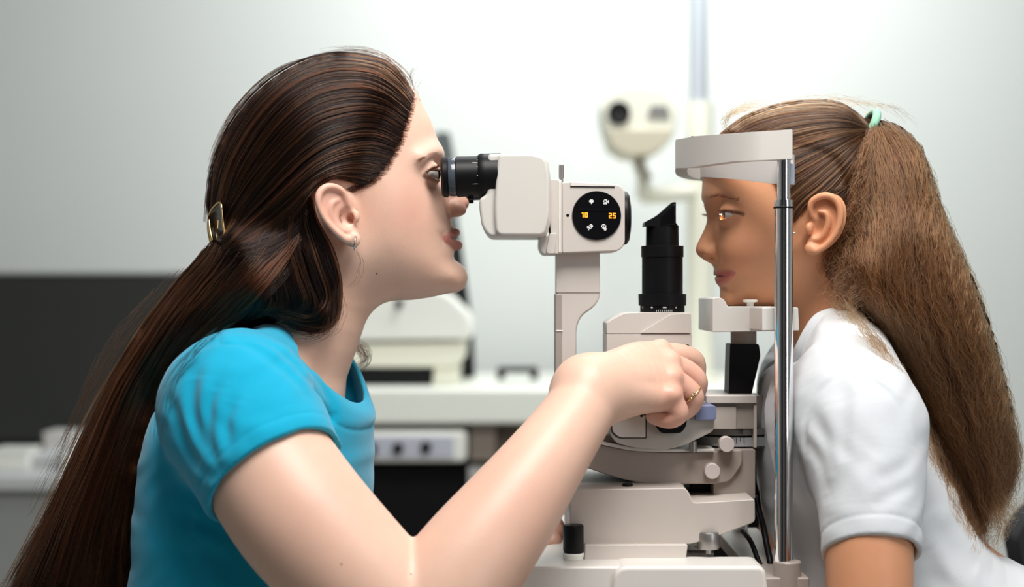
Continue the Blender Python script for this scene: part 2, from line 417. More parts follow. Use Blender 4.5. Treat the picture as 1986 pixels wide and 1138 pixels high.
# pivot block and microscope swing arm
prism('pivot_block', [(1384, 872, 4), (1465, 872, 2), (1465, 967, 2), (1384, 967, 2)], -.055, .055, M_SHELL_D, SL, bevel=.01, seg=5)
arm = prism('swing_arm', [(1090, 838), (1137, 856, 20), (1190, 868, 30), (1260, 877, 30), (1330, 878, 20), (1440, 872, 4), (1440, 900, 10), (1416, 934, 12), (1380, 939, 10), (1250, 938, 20), (1200, 928, 30), (1130, 905, 20), (1090, 888)], -.06, .05, mat('arm_grey_shaded', srgb(166, 154, 145), rough=.4, noise=.02), SL, bevel=.006, seg=4)  # darker than the shell, the weak light down here put into colour
for (px, py, pr) in ((1382, 914, .0072), (1410, 862, .0072)):
    c = V(px, py, -.072)
    lathe('clamp_knob', c, (0, 1, 0), [(0, pr * .93), (.0006, pr), (.012, pr), (.0125, pr * .5), (.025, pr * .5)], mat('pinkish_grey', srgb(208, 196, 192), rough=.45), SL, seg=36)
# light guard rim under the lower housing
prism('arm_rim', [(1148, 851), (1180, 858, 10), (1230, 868, 20), (1300, 871, 20), (1386, 870), (1386, 876), (1300, 877, 20), (1230, 875, 20), (1178, 865, 10), (1148, 858)], -.066, .0, M_SHELL_L, SL, bevel=.0008)
# scale rings at the pivot
c = V(1424, 832, 0)
for (za, zb_, rr, mm, nm) in ((832, 845, .0425, M_STEEL, 'angle_scale'), (848, 867, .0415, mat('scale_silver', srgb(196, 200, 204), rough=.3, metal=.4), 'angle_scale')):
    a = V(1424, zb_, -.042)[2]; b_ = V(1424, za, -.042)[2]
    sc_ = lathe(nm, (V(1420, 832, 0)[0], 0, a), (0, 0, 1), [(0, rr - .001), (.0005, rr), (b_ - a - .0005, rr), (b_ - a, rr - .001)], mm, SL, seg=64)
    if zb_ == 867:
        for k in range(7):
            th = math.radians(-90 - 22 + k * 5)
            x = V(1420, 832, 0)[0] + (rr + .0001) * math.cos(th); y = (rr + .0001) * math.sin(th); h = .0035 if k % 2 else .0055
            box('tick', (x - .0003, y - .0002, b_ - .0005 - h), (x + .0003, y + .0002, b_ - .0005), M_BLACK, sc_)
        t = text_mesh('numeral', '10', .0055, (V(1436, 838, -.0436)[0], -.0436, V(1436, 838, -.0436)[2]), M_BLACK, sc_, .0001)
lathe('pivot_spindle', (V(1420, 832, 0)[0], 0, V(1420, 872, -.04)[2]), (0, 0, 1), [(0, .034), (.05, .034)], M_SHELL_D, SL)
# lamp housing block behind the joystick hand
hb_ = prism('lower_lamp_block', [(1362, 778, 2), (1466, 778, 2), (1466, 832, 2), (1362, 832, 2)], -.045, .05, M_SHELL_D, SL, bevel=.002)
prism('cap', [(1370, 767, 3), (1468, 767, 3), (1468, 782, 2), (1370, 782, 2)], -.05, .055, M_SHELL, hb_, bevel=.0015)
prism('cover_panel', [(1376, 789, 1), (1428, 789, 2), (1428, 832, 2), (1376, 832, 2)], -.047, -.044, mat('cover_grey', srgb(188, 178, 170), rough=.42), hb_, bevel=.0006)
prism('edge_plate', [(1462, 784), (1468, 784), (1468, 868), (1462, 868)], -.048, .048, M_SHELL, hb_, bevel=.0005)
# hand rest housing with door, blue switch and black recess
hs = prism('control_housing', [(1176, 806, 4), (1350, 800, 4), (1386, 814, 3), (1385, 836, 10), (1330, 862, 14), (1296, 872, 16), (1240, 870, 20), (1196, 860, 16), (1184, 845, 10)], -.075, .02, mat('housing_grey', srgb(198, 192, 184), rough=.4, noise=.02), SL, bevel=.004, seg=4)
prism('door_gap', [(1184, 804, 3), (1254.5, 803, 2), (1254.5, 850.5, 3), (1198, 850.5, 10), (1185.5, 838, 4)], -.0758, -.07, mat('gap_shadow', (.08, .07, .065), rough=.8), hs, bevel=0)
prism('access_door', [(1186, 806, 3), (1252, 805, 2), (1252, 848, 3), (1200, 848, 9), (1188, 836, 4)], -.078, -.07, M_SHELL_L, hs, bevel=.0015)
text_mesh('embossed_lettering', 'GEZACO', .0068, (V(1217, 819, -.0781)[0], -.0779, V(1217, 819, -.0781)[2]), M_SHELL, hs, .0003) if False else None
c = V(1188, 805, -.079); lathe('screw', V(1244, 806, -.0785), (0, -1, 0), [(0, .0014), (.0008, .0012)], M_BLACK, hs, seg=12)
lathe('hinge', V(1176, 822, -.07), (0, 0, 1), [(-.008, .0035), (.010, .0035)], M_SHELL_L, hs, seg=16)
prism('rocker_switch', [(1349, 787, 3), (1387, 786, 4), (1390, 796, 3), (1388, 814, 3), (1349, 815, 2)], -.082, -.03, M_BLUE, hs, bevel=.002)
prism('switch_mount', [(1318, 790), (1352, 788), (1352, 816), (1318, 816)], -.074, -.03, M_SHELL, hs, bevel=.001)
js = prism('joystick_knob', [(1271, 806, 3), (1332, 806, 3), (1332, 824, 6), (1322, 840, 8), (1283, 841, 8), (1271, 826, 6)], -.086, -.058, M_BLACK, SL, bevel=.004, seg=4)
prism('side_clip', [(1162, 826, 2), (1178, 828, 2), (1178, 838, 2), (1164, 836, 2)], -.07, -.05, M_BLACK, hs)
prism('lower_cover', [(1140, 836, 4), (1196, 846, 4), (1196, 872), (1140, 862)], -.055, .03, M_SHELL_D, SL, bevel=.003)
c = V(1344, 868, -.07); lathe('lock_screw', c, (0, 0, 1), [(-.004, .0035), (.006, .0035)], M_STEEL, SL, seg=16)
# illumination tower
tw = prism('lamp_housing', [(1177, 648, 1), (1342, 648, 1), (1342, 840, 2), (1177, 812, 2)], -.036, .036, M_SHELL, SL, bevel=.0012)
prism('upper_cover', [(1177, 626, 3), (1190, 618, 6), (1212, 607, 6), (1248, 606, 2), (1340, 606, 4), (1341, 647, 1), (1177, 647, 1)], -.0355, .0355, M_SHELL, tw, bevel=.0035, seg=4)
prism('bevel_facet', [(1260, 634, 14), (1300, 609, 8), (1340, 607, 3), (1341, 646), (1240, 646, 6)], -.0372, -.03, M_SHELL, tw, bevel=.004, seg=4)
lathe('screw', V(1333, 672, -.036), (0, -1, 0), [(0, .0022), (.001, .002)], M_BLACK, tw, seg=12)
tx = V(1284.5, 600, 0); rp = lambda py: V(1284, py, -.02)[2]
pr = lambda half: half / 2000.0
lt = lathe('filter_barrel', (tx[0], 0, rp(606)), (0, 0, 1),
           [(0, pr(43)), (rp(593) - rp(606), pr(43)), (rp(592.6) - rp(606), pr(46)), (rp(570) - rp(606), pr(46.5)), (rp(569) - rp(606), pr(39.5)), (rp(498) - rp(606), pr(39.5)), (rp(497.5) - rp(606), pr(41)), (rp(476) - rp(606), pr(41)), (rp(475) - rp(606), pr(32)), (rp(438) - rp(606), pr(31.5))], M_BLACK, SL, seg=64)
for px_, w_ in ((1249, 3), (1266, 6), (1289, 7), (1311, 4)):
    c = V(px_, 596, -.021)
    dx = c[0] - tx[0]; yy = -math.sqrt(max(pr(43) ** 2 - dx * dx, 0)) - .0001
    box('numeral_mark', (c[0] - w_ / 4000, yy, c[2] - .0007), (c[0] + w_ / 4000, yy + .0004, c[2] + .0007), M_MARK, lt)
for k in range(9):
    th = math.radians(-90 - 20 + k * 5); c = V(1284, 602, -.02)
    x = tx[0] + (pr(43) + .0001) * math.cos(th); y = (pr(43) + .0001) * math.sin(th)
    box('tick', (x - .00015, y - .0001, c[2] - .0012), (x + .00015, y + .0002, c[2] + .0006), M_MARK, lt)
mh = prism('mirror_head', [(1250, 438), (1251, 430, 2), (1275, 418, 12), (1304, 392, 2), (1311, 392, 1), (1311, 432, 1), (1317, 440, 1)], -.014, .014, M_BLACK, SL, bevel=.0012)
prism('side_cheek', [(1282, 438), (1282, 420, 3), (1306, 396, 2), (1310, 396), (1310, 436)], -.0155, .0155, M_BLACKG, mh, bevel=.001)

# microscope column
col = prism('microscope_column', [(1079, 480), (1164, 480), (1164, 578, 10), (1152, 596, 12), (1128, 612, 14), (1118, 634, 12), (1118, 900), (1078, 900)], -.022, .022, M_SHELL, SL, bevel=.0025, seg=4)
prism('upper_sleeve', [(1079, 478), (1163, 478), (1163, 567, 1), (1079, 567, 1)], -.0228, .0228, M_SHELL, col, bevel=.002)
prism('side_strip', [(1077, 570), (1090, 570), (1090, 900), (1077, 900)], -.0235, .0235, M_SHELL_D, col, bevel=.001)
for py_ in (641,):
    prism('strip_notch', [(1078, py_ - 1), (1091, py_ - 1), (1091, py_ + 1.5), (1078, py_ + 1.5)], -.0242, -.02, M_SHELL_L, col, bevel=.0004)
# magnification changer body
YM = -.036
mb = prism('magnification_body', [(1090, 353, 4), (1120, 351, 4), (1200, 357, 10), (1212, 368, 8), (1212, 474, 10), (1200, 487, 8), (1090, 491, 4)], YM, .036, M_SHELL, SL, bevel=.004, seg=5)
prism('top_lid', [(1106, 352), (1192, 357, 3), (1192, 362), (1106, 361)], YM - .001, .03, M_SHELL_L, mb, bevel=.0008)
prism('lid_gap', [(1106, 361), (1192, 362), (1192, 363.2), (1106, 362.4)], YM - .0008, -.03, M_BLACK, mb, bevel=0)
c = V(1157, 418, YM)
cp = lathe('control_panel', c, (0, -1, 0), [(-.004, .0232), (.0012, .0232), (.0018, .0226), (.0019, .001)], M_BLACKG, SL, seg=72)
YP = YM - .0021
def pbox(nm, px0, py0, px1, py1, m, par, d=.0003, y=YP):
    a = V(px0, py1, y); b = V(px1, py0, y)
    return box(nm, (a[0], y - d, a[2]), (b[0], y + .0002, b[2]), m, par)
pbox('divider_line', 1113, 407.2, 1198, 407.8, mat('dark_line', (0.03, 0.03, 0.032)), cp)
# the two amber read-outs, in the seven bar style of the display
def glyph(nm, rows, px, py, cw, chh, m, par):
    vs = []; fs = []
    for j, row in enumerate(rows):
        for i, ch_ in enumerate(row):
            if ch_ != ' ':
                a = V(px + i * cw, py + (j + 1) * chh, YP); b = V(px + (i + 1) * cw, py + j * chh, YP)
                k = len(vs)
                vs += [(a[0], YP - .0003, a[2]), (b[0], YP - .0003, a[2]), (b[0], YP - .0003, b[2]), (a[0], YP - .0003, b[2]),
                       (a[0], YP + .0002, a[2]), (b[0], YP + .0002, a[2]), (b[0], YP + .0002, b[2]), (a[0], YP + .0002, b[2])]
                fs += [tuple(k + q for q in f) for f in ((0, 1, 2, 3), (4, 5, 6, 7), (0, 1, 5, 4), (1, 2, 6, 5), (2, 3, 7, 6), (3, 0, 4, 7))]
    return obj_from(nm, vs, fs, m, par, smooth=False)
glyph('readout', ["## ###", " # # #", " # # #", " # # #", " # ###"], 1128, 412, 2.0, 1.9, M_AMBER, cp)
glyph('readout', ["### ###", "  # #  ", "### ###", "#     #", "### ###"], 1181, 413, 1.9, 2.1, M_AMBER, cp)
glyph('button_symbol', [" ### ", "#####", "#####", " ### ", "  #  "], 1142.5, 386.5, 1.8, 1.8, M_MARK, cp)
glyph('button_symbol', [" ###  ", "#  # #", "#  ###", " ### #", "#### "], 1170, 386.5, 1.8, 1.9, M_MARK, cp)
glyph('button_symbol', ["   ## ", "  # ##", "## ###", "### # ", "  ##  ", " #    "], 1138.5, 434.5, 1.9, 2.0, M_MARK, cp)
glyph('button_symbol', [" ###  ", "#   # ", "# # # ", " #### ", "  ####", "   ## "], 1166, 434.5, 1.9, 2.1, M_MARK, cp)
lathe('indicator_hole', V(1101, 417.5, YM), (0, -1, 0), [(0, .0015), (.0003, .0013)], M_BLACK, mb, seg=12)
c = V(1207, 420, 0)
zc = V(1207, 420, -.03)[2]; xk = V(1205, 420, -.03)[0]
lathe('magnification_knob', (xk, 0, zc), (1, 0, 0), [(0, .0255), (.004, .0262), (.007, .0255), (.0095, .022), (.0108, .014), (.0112, .002)], M_BLACK, SL, seg=64)
lathe('knob_flange', (xk - .003, 0, zc), (1, 0, 0), [(0, .0262), (.0035, .0262)], M_SHELL_L, SL, seg=64)
# mounting rings between body and prism housing
prism('mounting_plate', [(1062, 346, 6), (1090, 349, 4), (1090, 492, 4), (1052, 493, 12), (1045, 478, 6), (1046, 460, 2), (1068, 456, 2)], -.0385, .0385, M_SHELL, SL, bevel=.004, seg=4)
prism('mounting_ring', [(1083, 350, 3), (1088, 350, 2), (1088, 490, 2), (1083, 490, 3)], -.0395, .0395, M_SHELL_L, SL, bevel=.0015)
prism('mounting_ring', [(1066, 452, 2), (1080, 452, 2), (1076, 492, 4), (1058, 492, 8)], -.0402, .0402, M_SHELL, SL, bevel=.002)
c = V(1088.5, 350, -.02)
lathe('lock_pin', (c[0], -.02, c[2] - .002), (0, 0, 1), [(0, .0019), (.004, .0019), (.0041, .0024), (.0165, .0024), (.017, .002)], M_STEEL, SL, seg=20)
# prism housing (binocular head)
bh = prism('binocular_housing', [(946, 298, 8), (1036, 296, 30), (1062, 304, 20), (1068, 340, 10), (1069, 430, 18), (1060, 459, 10), (948, 459, 10), (934, 440, 20), (929, 400, 10), (930, 385, 6), (944, 376, 6)], -.048, .048, M_SHELL_L, SL, bevel=.005, seg=5)
bh.data.materials.clear(); bh.data.materials.append(mat('housing_white', srgb(214, 210, 203), rough=.35, noise=.015))
fc = prism('side_shell', [(966, 298, 8), (1036, 297, 30), (1060, 306, 20), (1066, 345, 10), (1066, 420, 14), (1056, 457, 10), (962, 457, 14), (958, 400, 30)], -.0535, .0535, MATS['housing_white'], bh, bevel=.009, seg=6)
# eyepieces
for s in (-1, 1):
    ye = s * .0315
    sc2 = 1.0
    cz = V(950, 341, -.0315)[2]; xr = V(952, 341, -.0315)[0]
    X = lambda px: xr - V(px, 341, -.0315)[0]
    k = 1.5685 / 3200
    prof = [(-.01, 43.5 * k), (X(942), 43.5 * k), (X(934), 44 * k), (X(928), 41 * k), (X(927.5), 39 * k), (X(886), 39.5 * k), (X(885), 37 * k), (X(870), 36.2 * k), (X(868), 39.5 * k), (X(860), 39 * k), (X(856), 35 * k), (X(858), 28 * k), (X(866), 24 * k), (X(868), .001)]
    ey = lathe('eyepiece', (xr, ye, cz), (-1, 0, -.03), prof, M_BLACK, SL, seg=64)
    lathe('rubber_band', (V(884, 341, -.0315)[0], ye, cz - .001), (-1, 0, -.03), [(0, 37.6 * k), (.001, 38.2 * k), (.0058, 37.4 * k), (.0066, 36.9 * k)], mat('smoke_rubber', srgb(70, 76, 84), rough=.18), ey, seg=64)
    if s < 0:
        for j, py_ in enumerate((309, 315, 323, 331.5, 340, 348, 315 + 41)):
            w_ = (925, 930) if j % 2 == 0 else (928, 930.5)
            if j in (1, 6): w_ = (916, 930)
            dz_ = V(0, py_, -.05)[2] - cz
            rr = 39 * k
            if abs(dz_) < rr:
                yy = ye - math.sqrt(rr * rr - dz_ * dz_)
                a = V(w_[0], py_, yy)[0]; b = V(w_[1], py_, yy)[0]
                box('diopter_mark', (a, yy - .0002, cz + dz_ - .0003), (b, yy + .0006, cz + dz_ + .0003), M_MARK, ey)
    lathe('focus_stop', (V(913, 380, ye)[0], ye, cz - 38 * k), (0, 0, -1), [(-.003, .0028), (.004, .0028)], M_BLACK, ey, seg=16)

# ------------------------------------------------------------------ head and chin rest
HR = thing('head_rest', 'grey head and chin rest frame on two chrome posts holding the girls face', 'head rest', (V(1520, 1100, -.14)[0], 0, ZT - .02))
YPOST = .14
xp = V(1520, 700, -YPOST)[0]
for s in (-1, 1):
    zz = lambda py: V(1520, py, -YPOST)[2]
    k = 1.46 / 3200
    zs = zz(1087) - (.023 if s > 0 else 0)
    lathe('post_socket', (xp + .003, s * YPOST, zz(1160)), (0, 0, 1), [(0, .0125), (zs - .001 - zz(1160), .0123), (zs - zz(1160), .0115)], M_SHELL_D, HR, seg=40)
    lathe('post', (xp, s * YPOST, zs - .001), (0, 0, 1), [(0, 18 * k), (zz(392) - zs, 18 * k)], M_CHROME, HR, seg=64)
    lathe('upper_post', (xp, s * YPOST, zz(395)), (0, 0, 1), [(0, 13 * k), (zz(300) - zz(395), 13 * k)], M_CHROME, HR, seg=64)
    lathe('collar', (xp, s * YPOST, zz(404)), (0, 0, 1), [(0, 18.6 * k), (.0002, 19.6 * k), (.0016, 19.6 * k), (.0018, 18.4 * k), (zz(388) - zz(404), 18.2 * k)], M_BLACK if False else M_CHROME, HR, seg=64)
    lathe('rubber_ring', (xp, s * YPOST, zz(404.5)), (0, 0, 1), [(0, 19.4 * k), (.0006, 20 * k), (.0013, 20 * k), (.0018, 19.4 * k)], M_BLACK, HR, seg=64)
    lathe('side_screw', (xp + 17 * k, s * YPOST, zz(452)), (1, 0, 0), [(0, .0009), (.0024, .0009)], M_STEEL, HR, seg=12)
# forehead frame: a U seen from above, from post to post round the forehead
def u_path(n, xf, xb, hw, yround):
    """plan path from the near post forward, across and back"""
    pts = []
    for i in range(n + 1):
        t = i / n * 2 - 1          # -1 near .. 1 far
        a = abs(t)
        if a > .5:                  # side runs
            u = (a - .5) / .5
            pts.append((xf + yround + (xb - xf - yround) * u, math.copysign(hw * (1 - .04 * (1 - u)), t)))
        else:
            u = a / .5
            th = u * math.pi / 2
            pts.append((xf + yround * (1 - math.cos(th)) ** .9, math.copysign(hw * .96 * (.35 * u + .65 * math.sin(th)), t)))
    return pts
def u_band(name, path, ztop_f, zbot_f, thick, m, parent, bevel=.002, lean=0.0):
    n = len(path); vs = []; fs = []
    P = np.array(path); T = np.gradient(P, axis=0); T /= np.linalg.norm(T, axis=1)[:, None]; N = np.stack([-T[:, 1], T[:, 0]], 1)
    for i in range(n):
        for sgn, z in ((-.5, ztop_f(P[i])), (.5, ztop_f(P[i])), (.5, zbot_f(P[i])), (-.5, zbot_f(P[i]))):
            q = P[i] + N[i] * thick * sgn
            if lean and z == zbot_f(P[i]): q = q + N[i] * lean
            vs.append((q[0], q[1], z))
    for i in range(n - 1):
        for j in range(4): fs.append((i * 4 + j, i * 4 + (j + 1) % 4, (i + 1) * 4 + (j + 1) % 4, (i + 1) * 4 + j))
    fs += [(0, 1, 2, 3), tuple((n - 1) * 4 + j for j in range(4))]
    return obj_from(name, vs, fs, m, parent, bevel=bevel, seg=3, angle=40)
xb = V(1539, 280, -.15)[0]; xf = V(1327, 290, -.02)[0]
path = u_path(56, xf, xb, .145, .055)
ppx = lambda p: W_PX / 2 + F_PX * p[0] / (1.6 - abs(p[1]))
hgt = lambda xs, ys: (lambda p: 1.05 + (569 - np.interp(ppx(p), xs, ys)) / 3200 * (1.6 - abs(p[1])))
zt_ = hgt([1327, 1360, 1539], [270, 264, 252])
zb2 = hgt([1327, 1345, 1368, 1430, 1539], [326, 326, 322, 314, 309])
fb = u_band('forehead_frame', path, zt_, zb2, .012, mat('frame_grey', srgb(218, 213, 207), rough=.42, noise=.015), HR, bevel=.0025)
pk = min((p for p in path if p[1] < -.02), key=lambda p: abs(ppx(p) - 1353)); zl = zt_(pk)
box('top_label', (pk[0] - .004, pk[1] - .004, zl - .002), (pk[0] + .006, pk[1] + .003, zl + .0007), M_BLACK, fb)
# translucent looking forehead strap inside the frame
xf2 = V(1363, 340, 0)[0]
path2 = u_path(48, xf2, V(1512, 340, -.12)[0], .112, .07)
zt3 = hgt([1366, 1512], [312, 300])
zb3 = hgt([1366, 1430, 1512], [343, 348, 358])
u_band('forehead_strap', path2, zt3, zb3, .004, mat('strap_grey', srgb(205, 201, 198), rough=.3), HR, bevel=.001)
prism('adjuster', [(1530, 316, 3), (1541, 318, 4), (1541, 356, 4), (1530, 360, 3)], -.135, -.11, mat('ice_blue_plastic', srgb(170, 185, 205), rough=.3), HR, bevel=.001)
# chin rest bar and cup
cb = prism('chin_bar', [(1382, 578, 3), (1394, 576, 3), (1404, 580, 5), (1413, 596, 6), (1420, 594, 2), (1504, 594, 2), (1504, 642, 2), (1382, 644, 2)], -.058, .058, M_SHELL_L, HR, bevel=.003)
cross = prism('cross_bar', [(1478, 596, 3), (1548, 596, 3), (1550, 641, 2), (1478, 641, 2)], -.135, .135, M_SHELL_L, HR, bevel=.003)
c = V(1455, 594, -.04)
lathe('paper_pin', (c[0], -.04, c[2] - .003), (0, 0, 1), [(0, .0033), (.0065, .0033), (.0066, .0045), (.0075, .0072), (.009, .0072), (.0095, .006)], M_WHITEP, HR, seg=24)
c = V(1442, 645, 0)
lathe('chin_rest_shaft', (c[0], 0, V(1442, 668, 0)[2]), (0, 0, 1), [(0, .0125), (.013, .0125)], M_SHELL_D, HR, seg=32)
prism('height_grip', [(1416, 667, 3), (1472, 667, 4), (1475, 690, 3), (1457, 768, 2), (1413, 768, 1)], -.017, .017, M_BLACK, HR, bevel=.004, seg=4)
prism('grip_bracket', [(1413, 764), (1500, 764), (1500, 780), (1413, 780)], .062, .08, M_SHELL_D, HR)
box('post_bridge', (V(1440, 0, 0)[0], .012, V(0, 700, 0)[2] - .01), (V(1450, 0, 0)[0], .07, V(0, 700, 0)[2]), M_BLACK, HR)
# cables
for i, pts in enumerate(([(1440, 1030, -.02), (1456, 1050, -.05), (1470, 1085, -.07), (1482, 1115, -.08), (1488, 1180, -.08), (1480, 1300, 0)],
                         [(1468, 965, .01), (1472, 990, -.01), (1480, 1020, -.04), (1488, 1060, -.06), (1495, 1100, -.075), (1499, 1180, -.075), (1500, 1320, 0)])):
    tag(tube('power_cable', [V(*p) for p in pts], .0030 if i else .0024, M_BLACK, None), ['thinner black cable looping out below the slit lamp arm', 'thicker black cable hanging down beside the chrome post'][i], 'cable')
# ------------------------------------------------------------------ organic modelling: blended solids meshed as one surface
FAR = 0.04
class Frame:
    """a vertical mid plane through O, turned by yaw about z"""
    def __init__(s, px, py, y, yaw):
        s.O = np.array(V(px, py, y)); s.a = math.radians(yaw); s.c, s.s = math.cos(s.a), math.sin(s.a)
    def loc(s, P):
        d = P - s.O
        return np.stack([d[..., 0] * s.c + d[..., 1] * s.s, -d[..., 0] * s.s + d[..., 1] * s.c, P[..., 2]], -1)
    def world(s, L):
        return np.stack([s.O[0] + L[..., 0] * s.c - L[..., 1] * s.s, s.O[1] + L[..., 0] * s.s + L[..., 1] * s.c, L[..., 2]], -1)
    def fold(s, P):
        L = s.loc(P); L[..., 1] = -np.abs(L[..., 1]); return s.world(L)
    def mirror(s, P):
        L = s.loc(np.asarray(P, float)); L[..., 1] *= -1; return s.world(L)
    def uv(s, pts, yoff=0.0):
        """photo px of points in the plane local y = yoff -> local (x, z)"""
        out = []
        for p in pts:
            k = (p[0] - W_PX / 2) / F_PX
            ox, oy = s.O[0] - yoff * s.s, s.O[1] + yoff * s.c
            u = (k * (oy + 1.6) - ox) / (s.c - k * s.s)
            y = oy + s.s * u
            out.append((u, CAM[2] - (p[1] - H_PX / 2) * (y + 1.6) / F_PX))
        return np.array(out)
    def at(s, px, py, yl):
        u = s.uv([(px, py)], yl)[0]
        return s.world(np.array([u[0], yl, u[1]]))

def poly_raster(pts, step=0.0012, pad=0.03):
    pts = np.asarray(pts); lo = pts.min(0) - pad; hi = pts.max(0) + pad
    nx, nz = (np.ceil((hi - lo) / step)).astype(int) + 1
    gx = lo[0] + np.arange(nx) * step; gz = lo[1] + np.arange(nz) * step
    X, Z = np.meshgrid(gx, gz, indexing='ij'); X = X.ravel(); Z = Z.ravel()
    best = np.full(X.shape, 1e9); ins = np.zeros(X.shape, bool)
    for i in range(len(pts)):
        a, b = pts[i - 1], pts[i]; e = b - a; L = e @ e + 1e-18
        t = np.clip(((X - a[0]) * e[0] + (Z - a[1]) * e[1]) / L, 0, 1)
        best = np.minimum(best, (X - a[0] - t * e[0]) ** 2 + (Z - a[1] - t * e[1]) ** 2)
        c = (a[1] > Z) != (b[1] > Z)
        with np.errstate(divide='ignore', invalid='ignore'):
            ins ^= c & (X < (b[0] - a[0]) * (Z - a[1]) / (b[1] - a[1] + 1e-18) + a[0])
    d = np.sqrt(best); d[ins] *= -1
    return lo, step, d.reshape(nx, nz).astype(np.float32)

def samp(ras, x, z):
    lo, st, D = ras
    fx = np.clip((x - lo[0]) / st, 0, D.shape[0] - 1.001); fz = np.clip((z - lo[1]) / st, 0, D.shape[1] - 1.001)
    i = fx.astype(int); k = fz.astype(int); fx = fx - i; fz = fz - k
    return (D[i, k] * (1 - fx) * (1 - fz) + D[i + 1, k] * fx * (1 - fz) + D[i, k + 1] * (1 - fx) * fz + D[i + 1, k + 1] * fx * fz)

ID = Frame(993, 569, 0, 0)
def inflate(fr, pts, w, R, p=2.0, smooth=4, yc=0.0, ytilt=None, yref=None, soft=0.0):
    """outline in photo px, swollen sideways to half width w (number or [(px,py,w)..]) with edge radius R"""
    yr = yc if yref is None else yref
    uv = fr.uv(pts, yr)
    if smooth: uv = catmull(uv, smooth)
    ras = poly_raster(uv)
    if soft:                        # melt the creases the distance has along the outline's middle
        D0 = ras[2].astype(float); D = D0.copy()
        for _ in range(3):
            for ax in (0, 1):
                kk = 6; pad = [(0, 0), (0, 0)]; pad[ax] = (kk + 1, kk); cs_ = np.cumsum(np.pad(D, pad, mode='edge'), ax)
                D = (np.take(cs_, range(2 * kk + 1, cs_.shape[ax]), ax) - np.take(cs_, range(0, cs_.shape[ax] - 2 * kk - 1), ax)) / (2 * kk + 1)
        t_ = np.clip((-D0 - .005) / .022, 0, 1); t_ = t_ * t_ * (3 - 2 * t_)
        ras = (ras[0], ras[1], (D0 * (1 - t_) + D * t_).astype(np.float32))
    if hasattr(w, '__len__'):
        C = fr.uv([q[:2] for q in w], yr); Wt = np.array([q[2] for q in w])
        lo, st, D = ras; nx, nz = D.shape
        X, Z = np.meshgrid(lo[0] + np.arange(nx) * st, lo[1] + np.arange(nz) * st, indexing='ij')
        num = np.zeros_like(X); den = np.zeros_like(X) + 1e-12
        for c, ww in zip(C, Wt):
            g = np.exp(-((X - c[0]) ** 2 + (Z - c[1]) ** 2) / (2 * .024 ** 2)) + 1e-7 / ((X - c[0]) ** 2 + (Z - c[1]) ** 2 + .001)
            num += g * ww; den += g
        WM = num / den
        for _ in range(3):      # blur
            for ax in (0, 1):
                kk = 9; pad = [(0, 0), (0, 0)]; pad[ax] = (kk, kk); cs_ = np.cumsum(np.pad(WM, pad, mode='edge'), ax)
                WM = (np.take(cs_, range(2 * kk, cs_.shape[ax]), ax) - np.take(cs_, range(0, cs_.shape[ax] - 2 * kk), ax)) / (2 * kk)
        WR = (lo, st, WM.astype(np.float32))
        wmax = Wt.max()
    else: WR = None; wmax = w
    tl = None
    if ytilt:                       # (px0, y0, px1, y1): mid plane leaning in x
        (u0, _), (u1, _) = fr.uv([(ytilt[0], 500), (ytilt[2], 500)], yr); tl = (u0, ytilt[1], (ytilt[3] - ytilt[1]) / (u1 - u0))
    def f(P):
        L = fr.loc(P); d2 = samp(ras, L[:, 0], L[:, 2])
        ww = samp(WR, L[:, 0], L[:, 2]) if WR else w
        c = yc if tl is None else tl[1] + tl[2] * (L[:, 0] - tl[0])
        a = np.maximum(d2 + R, 0) / R if not soft else (lambda u: .5 * (u + np.sqrt(u * u + soft)) / (.5 + .5 * math.sqrt(1 + soft)))((d2 + R) / R)
        b = np.abs(L[:, 1] - c) / ww
        s = (a ** p + b ** p) ** (1 / p) + 1e-9
        gx = (a / s) ** (p - 1) / R; gy = (b / s) ** (p - 1) / ww
        return (s - 1) / np.maximum(np.sqrt(gx * gx + gy * gy), 1 / max(R, wmax))
    u = ras[0] + .03; v = ras[0] + ras[1] * np.array(ras[2].shape) - .03
    cs = []
    ym = max(abs(yc), max(abs(ytilt[1]), abs(ytilt[3])) if ytilt else 0)
    for a in (u[0], v[0]):
        for yy in (-ym - wmax, ym + wmax): cs.append(fr.world(np.array([a, yy, u[1]]))); cs.append(fr.world(np.array([a, yy, v[1]])))
    cs = np.array(cs)
    return f, cs.min(0), cs.max(0)

def slab(fr, pts, w, smooth=3, yref=0.0):
    """outline in photo px carried straight through to half width w"""
    uv = catmull(fr.uv(pts, yref), smooth); ras = poly_raster(uv)
    def f(P):
        L = fr.loc(P); return np.maximum(samp(ras, L[:, 0], L[:, 2]), np.abs(L[:, 1]) - w)
    u = uv.min(0); v = uv.max(0)
    cs = np.array([fr.world(np.array([a, b, c])) for a in (u[0], v[0]) for b in (-w, w) for c in (u[1], v[1])])
    return f, cs.min(0), cs.max(0)

def chain(pts, rad, smooth=0, S=None, piv=None):
    """a tapering limb through 3-D points"""
    P0 = np.array(pts, float); R0 = np.array(rad, float) if hasattr(rad, '__len__') else np.full(len(P0), rad)
    if len(R0) != len(P0): R0 = np.interp(np.linspace(0, 1, len(P0)), np.linspace(0, 1, len(R0)), R0)
    if smooth:
        Q = catmull(np.concatenate([P0, R0[:, None]], 1), smooth, closed=False); P0, R0 = Q[:, :3], Q[:, 3]
    def f(P):
        best = np.full(len(P), 1e9)
        for i in range(len(P0) - 1):
            a, b = P0[i], P0[i + 1]; e = b - a; L = e @ e + 1e-12
            d = P - a; t = np.clip(d @ e / L, 0, 1)
            d = d - t[:, None] * e
            if S is not None: d = d / S
            best = np.minimum(best, (np.sqrt((d * d).sum(1)) - (R0[i] + t * (R0[i + 1] - R0[i]))) * (1 if S is None else min(S)))
        return best
    r = R0.max() * (max(S) if S is not None else 1)
    return f, P0.min(0) - r, P0.max(0) + r

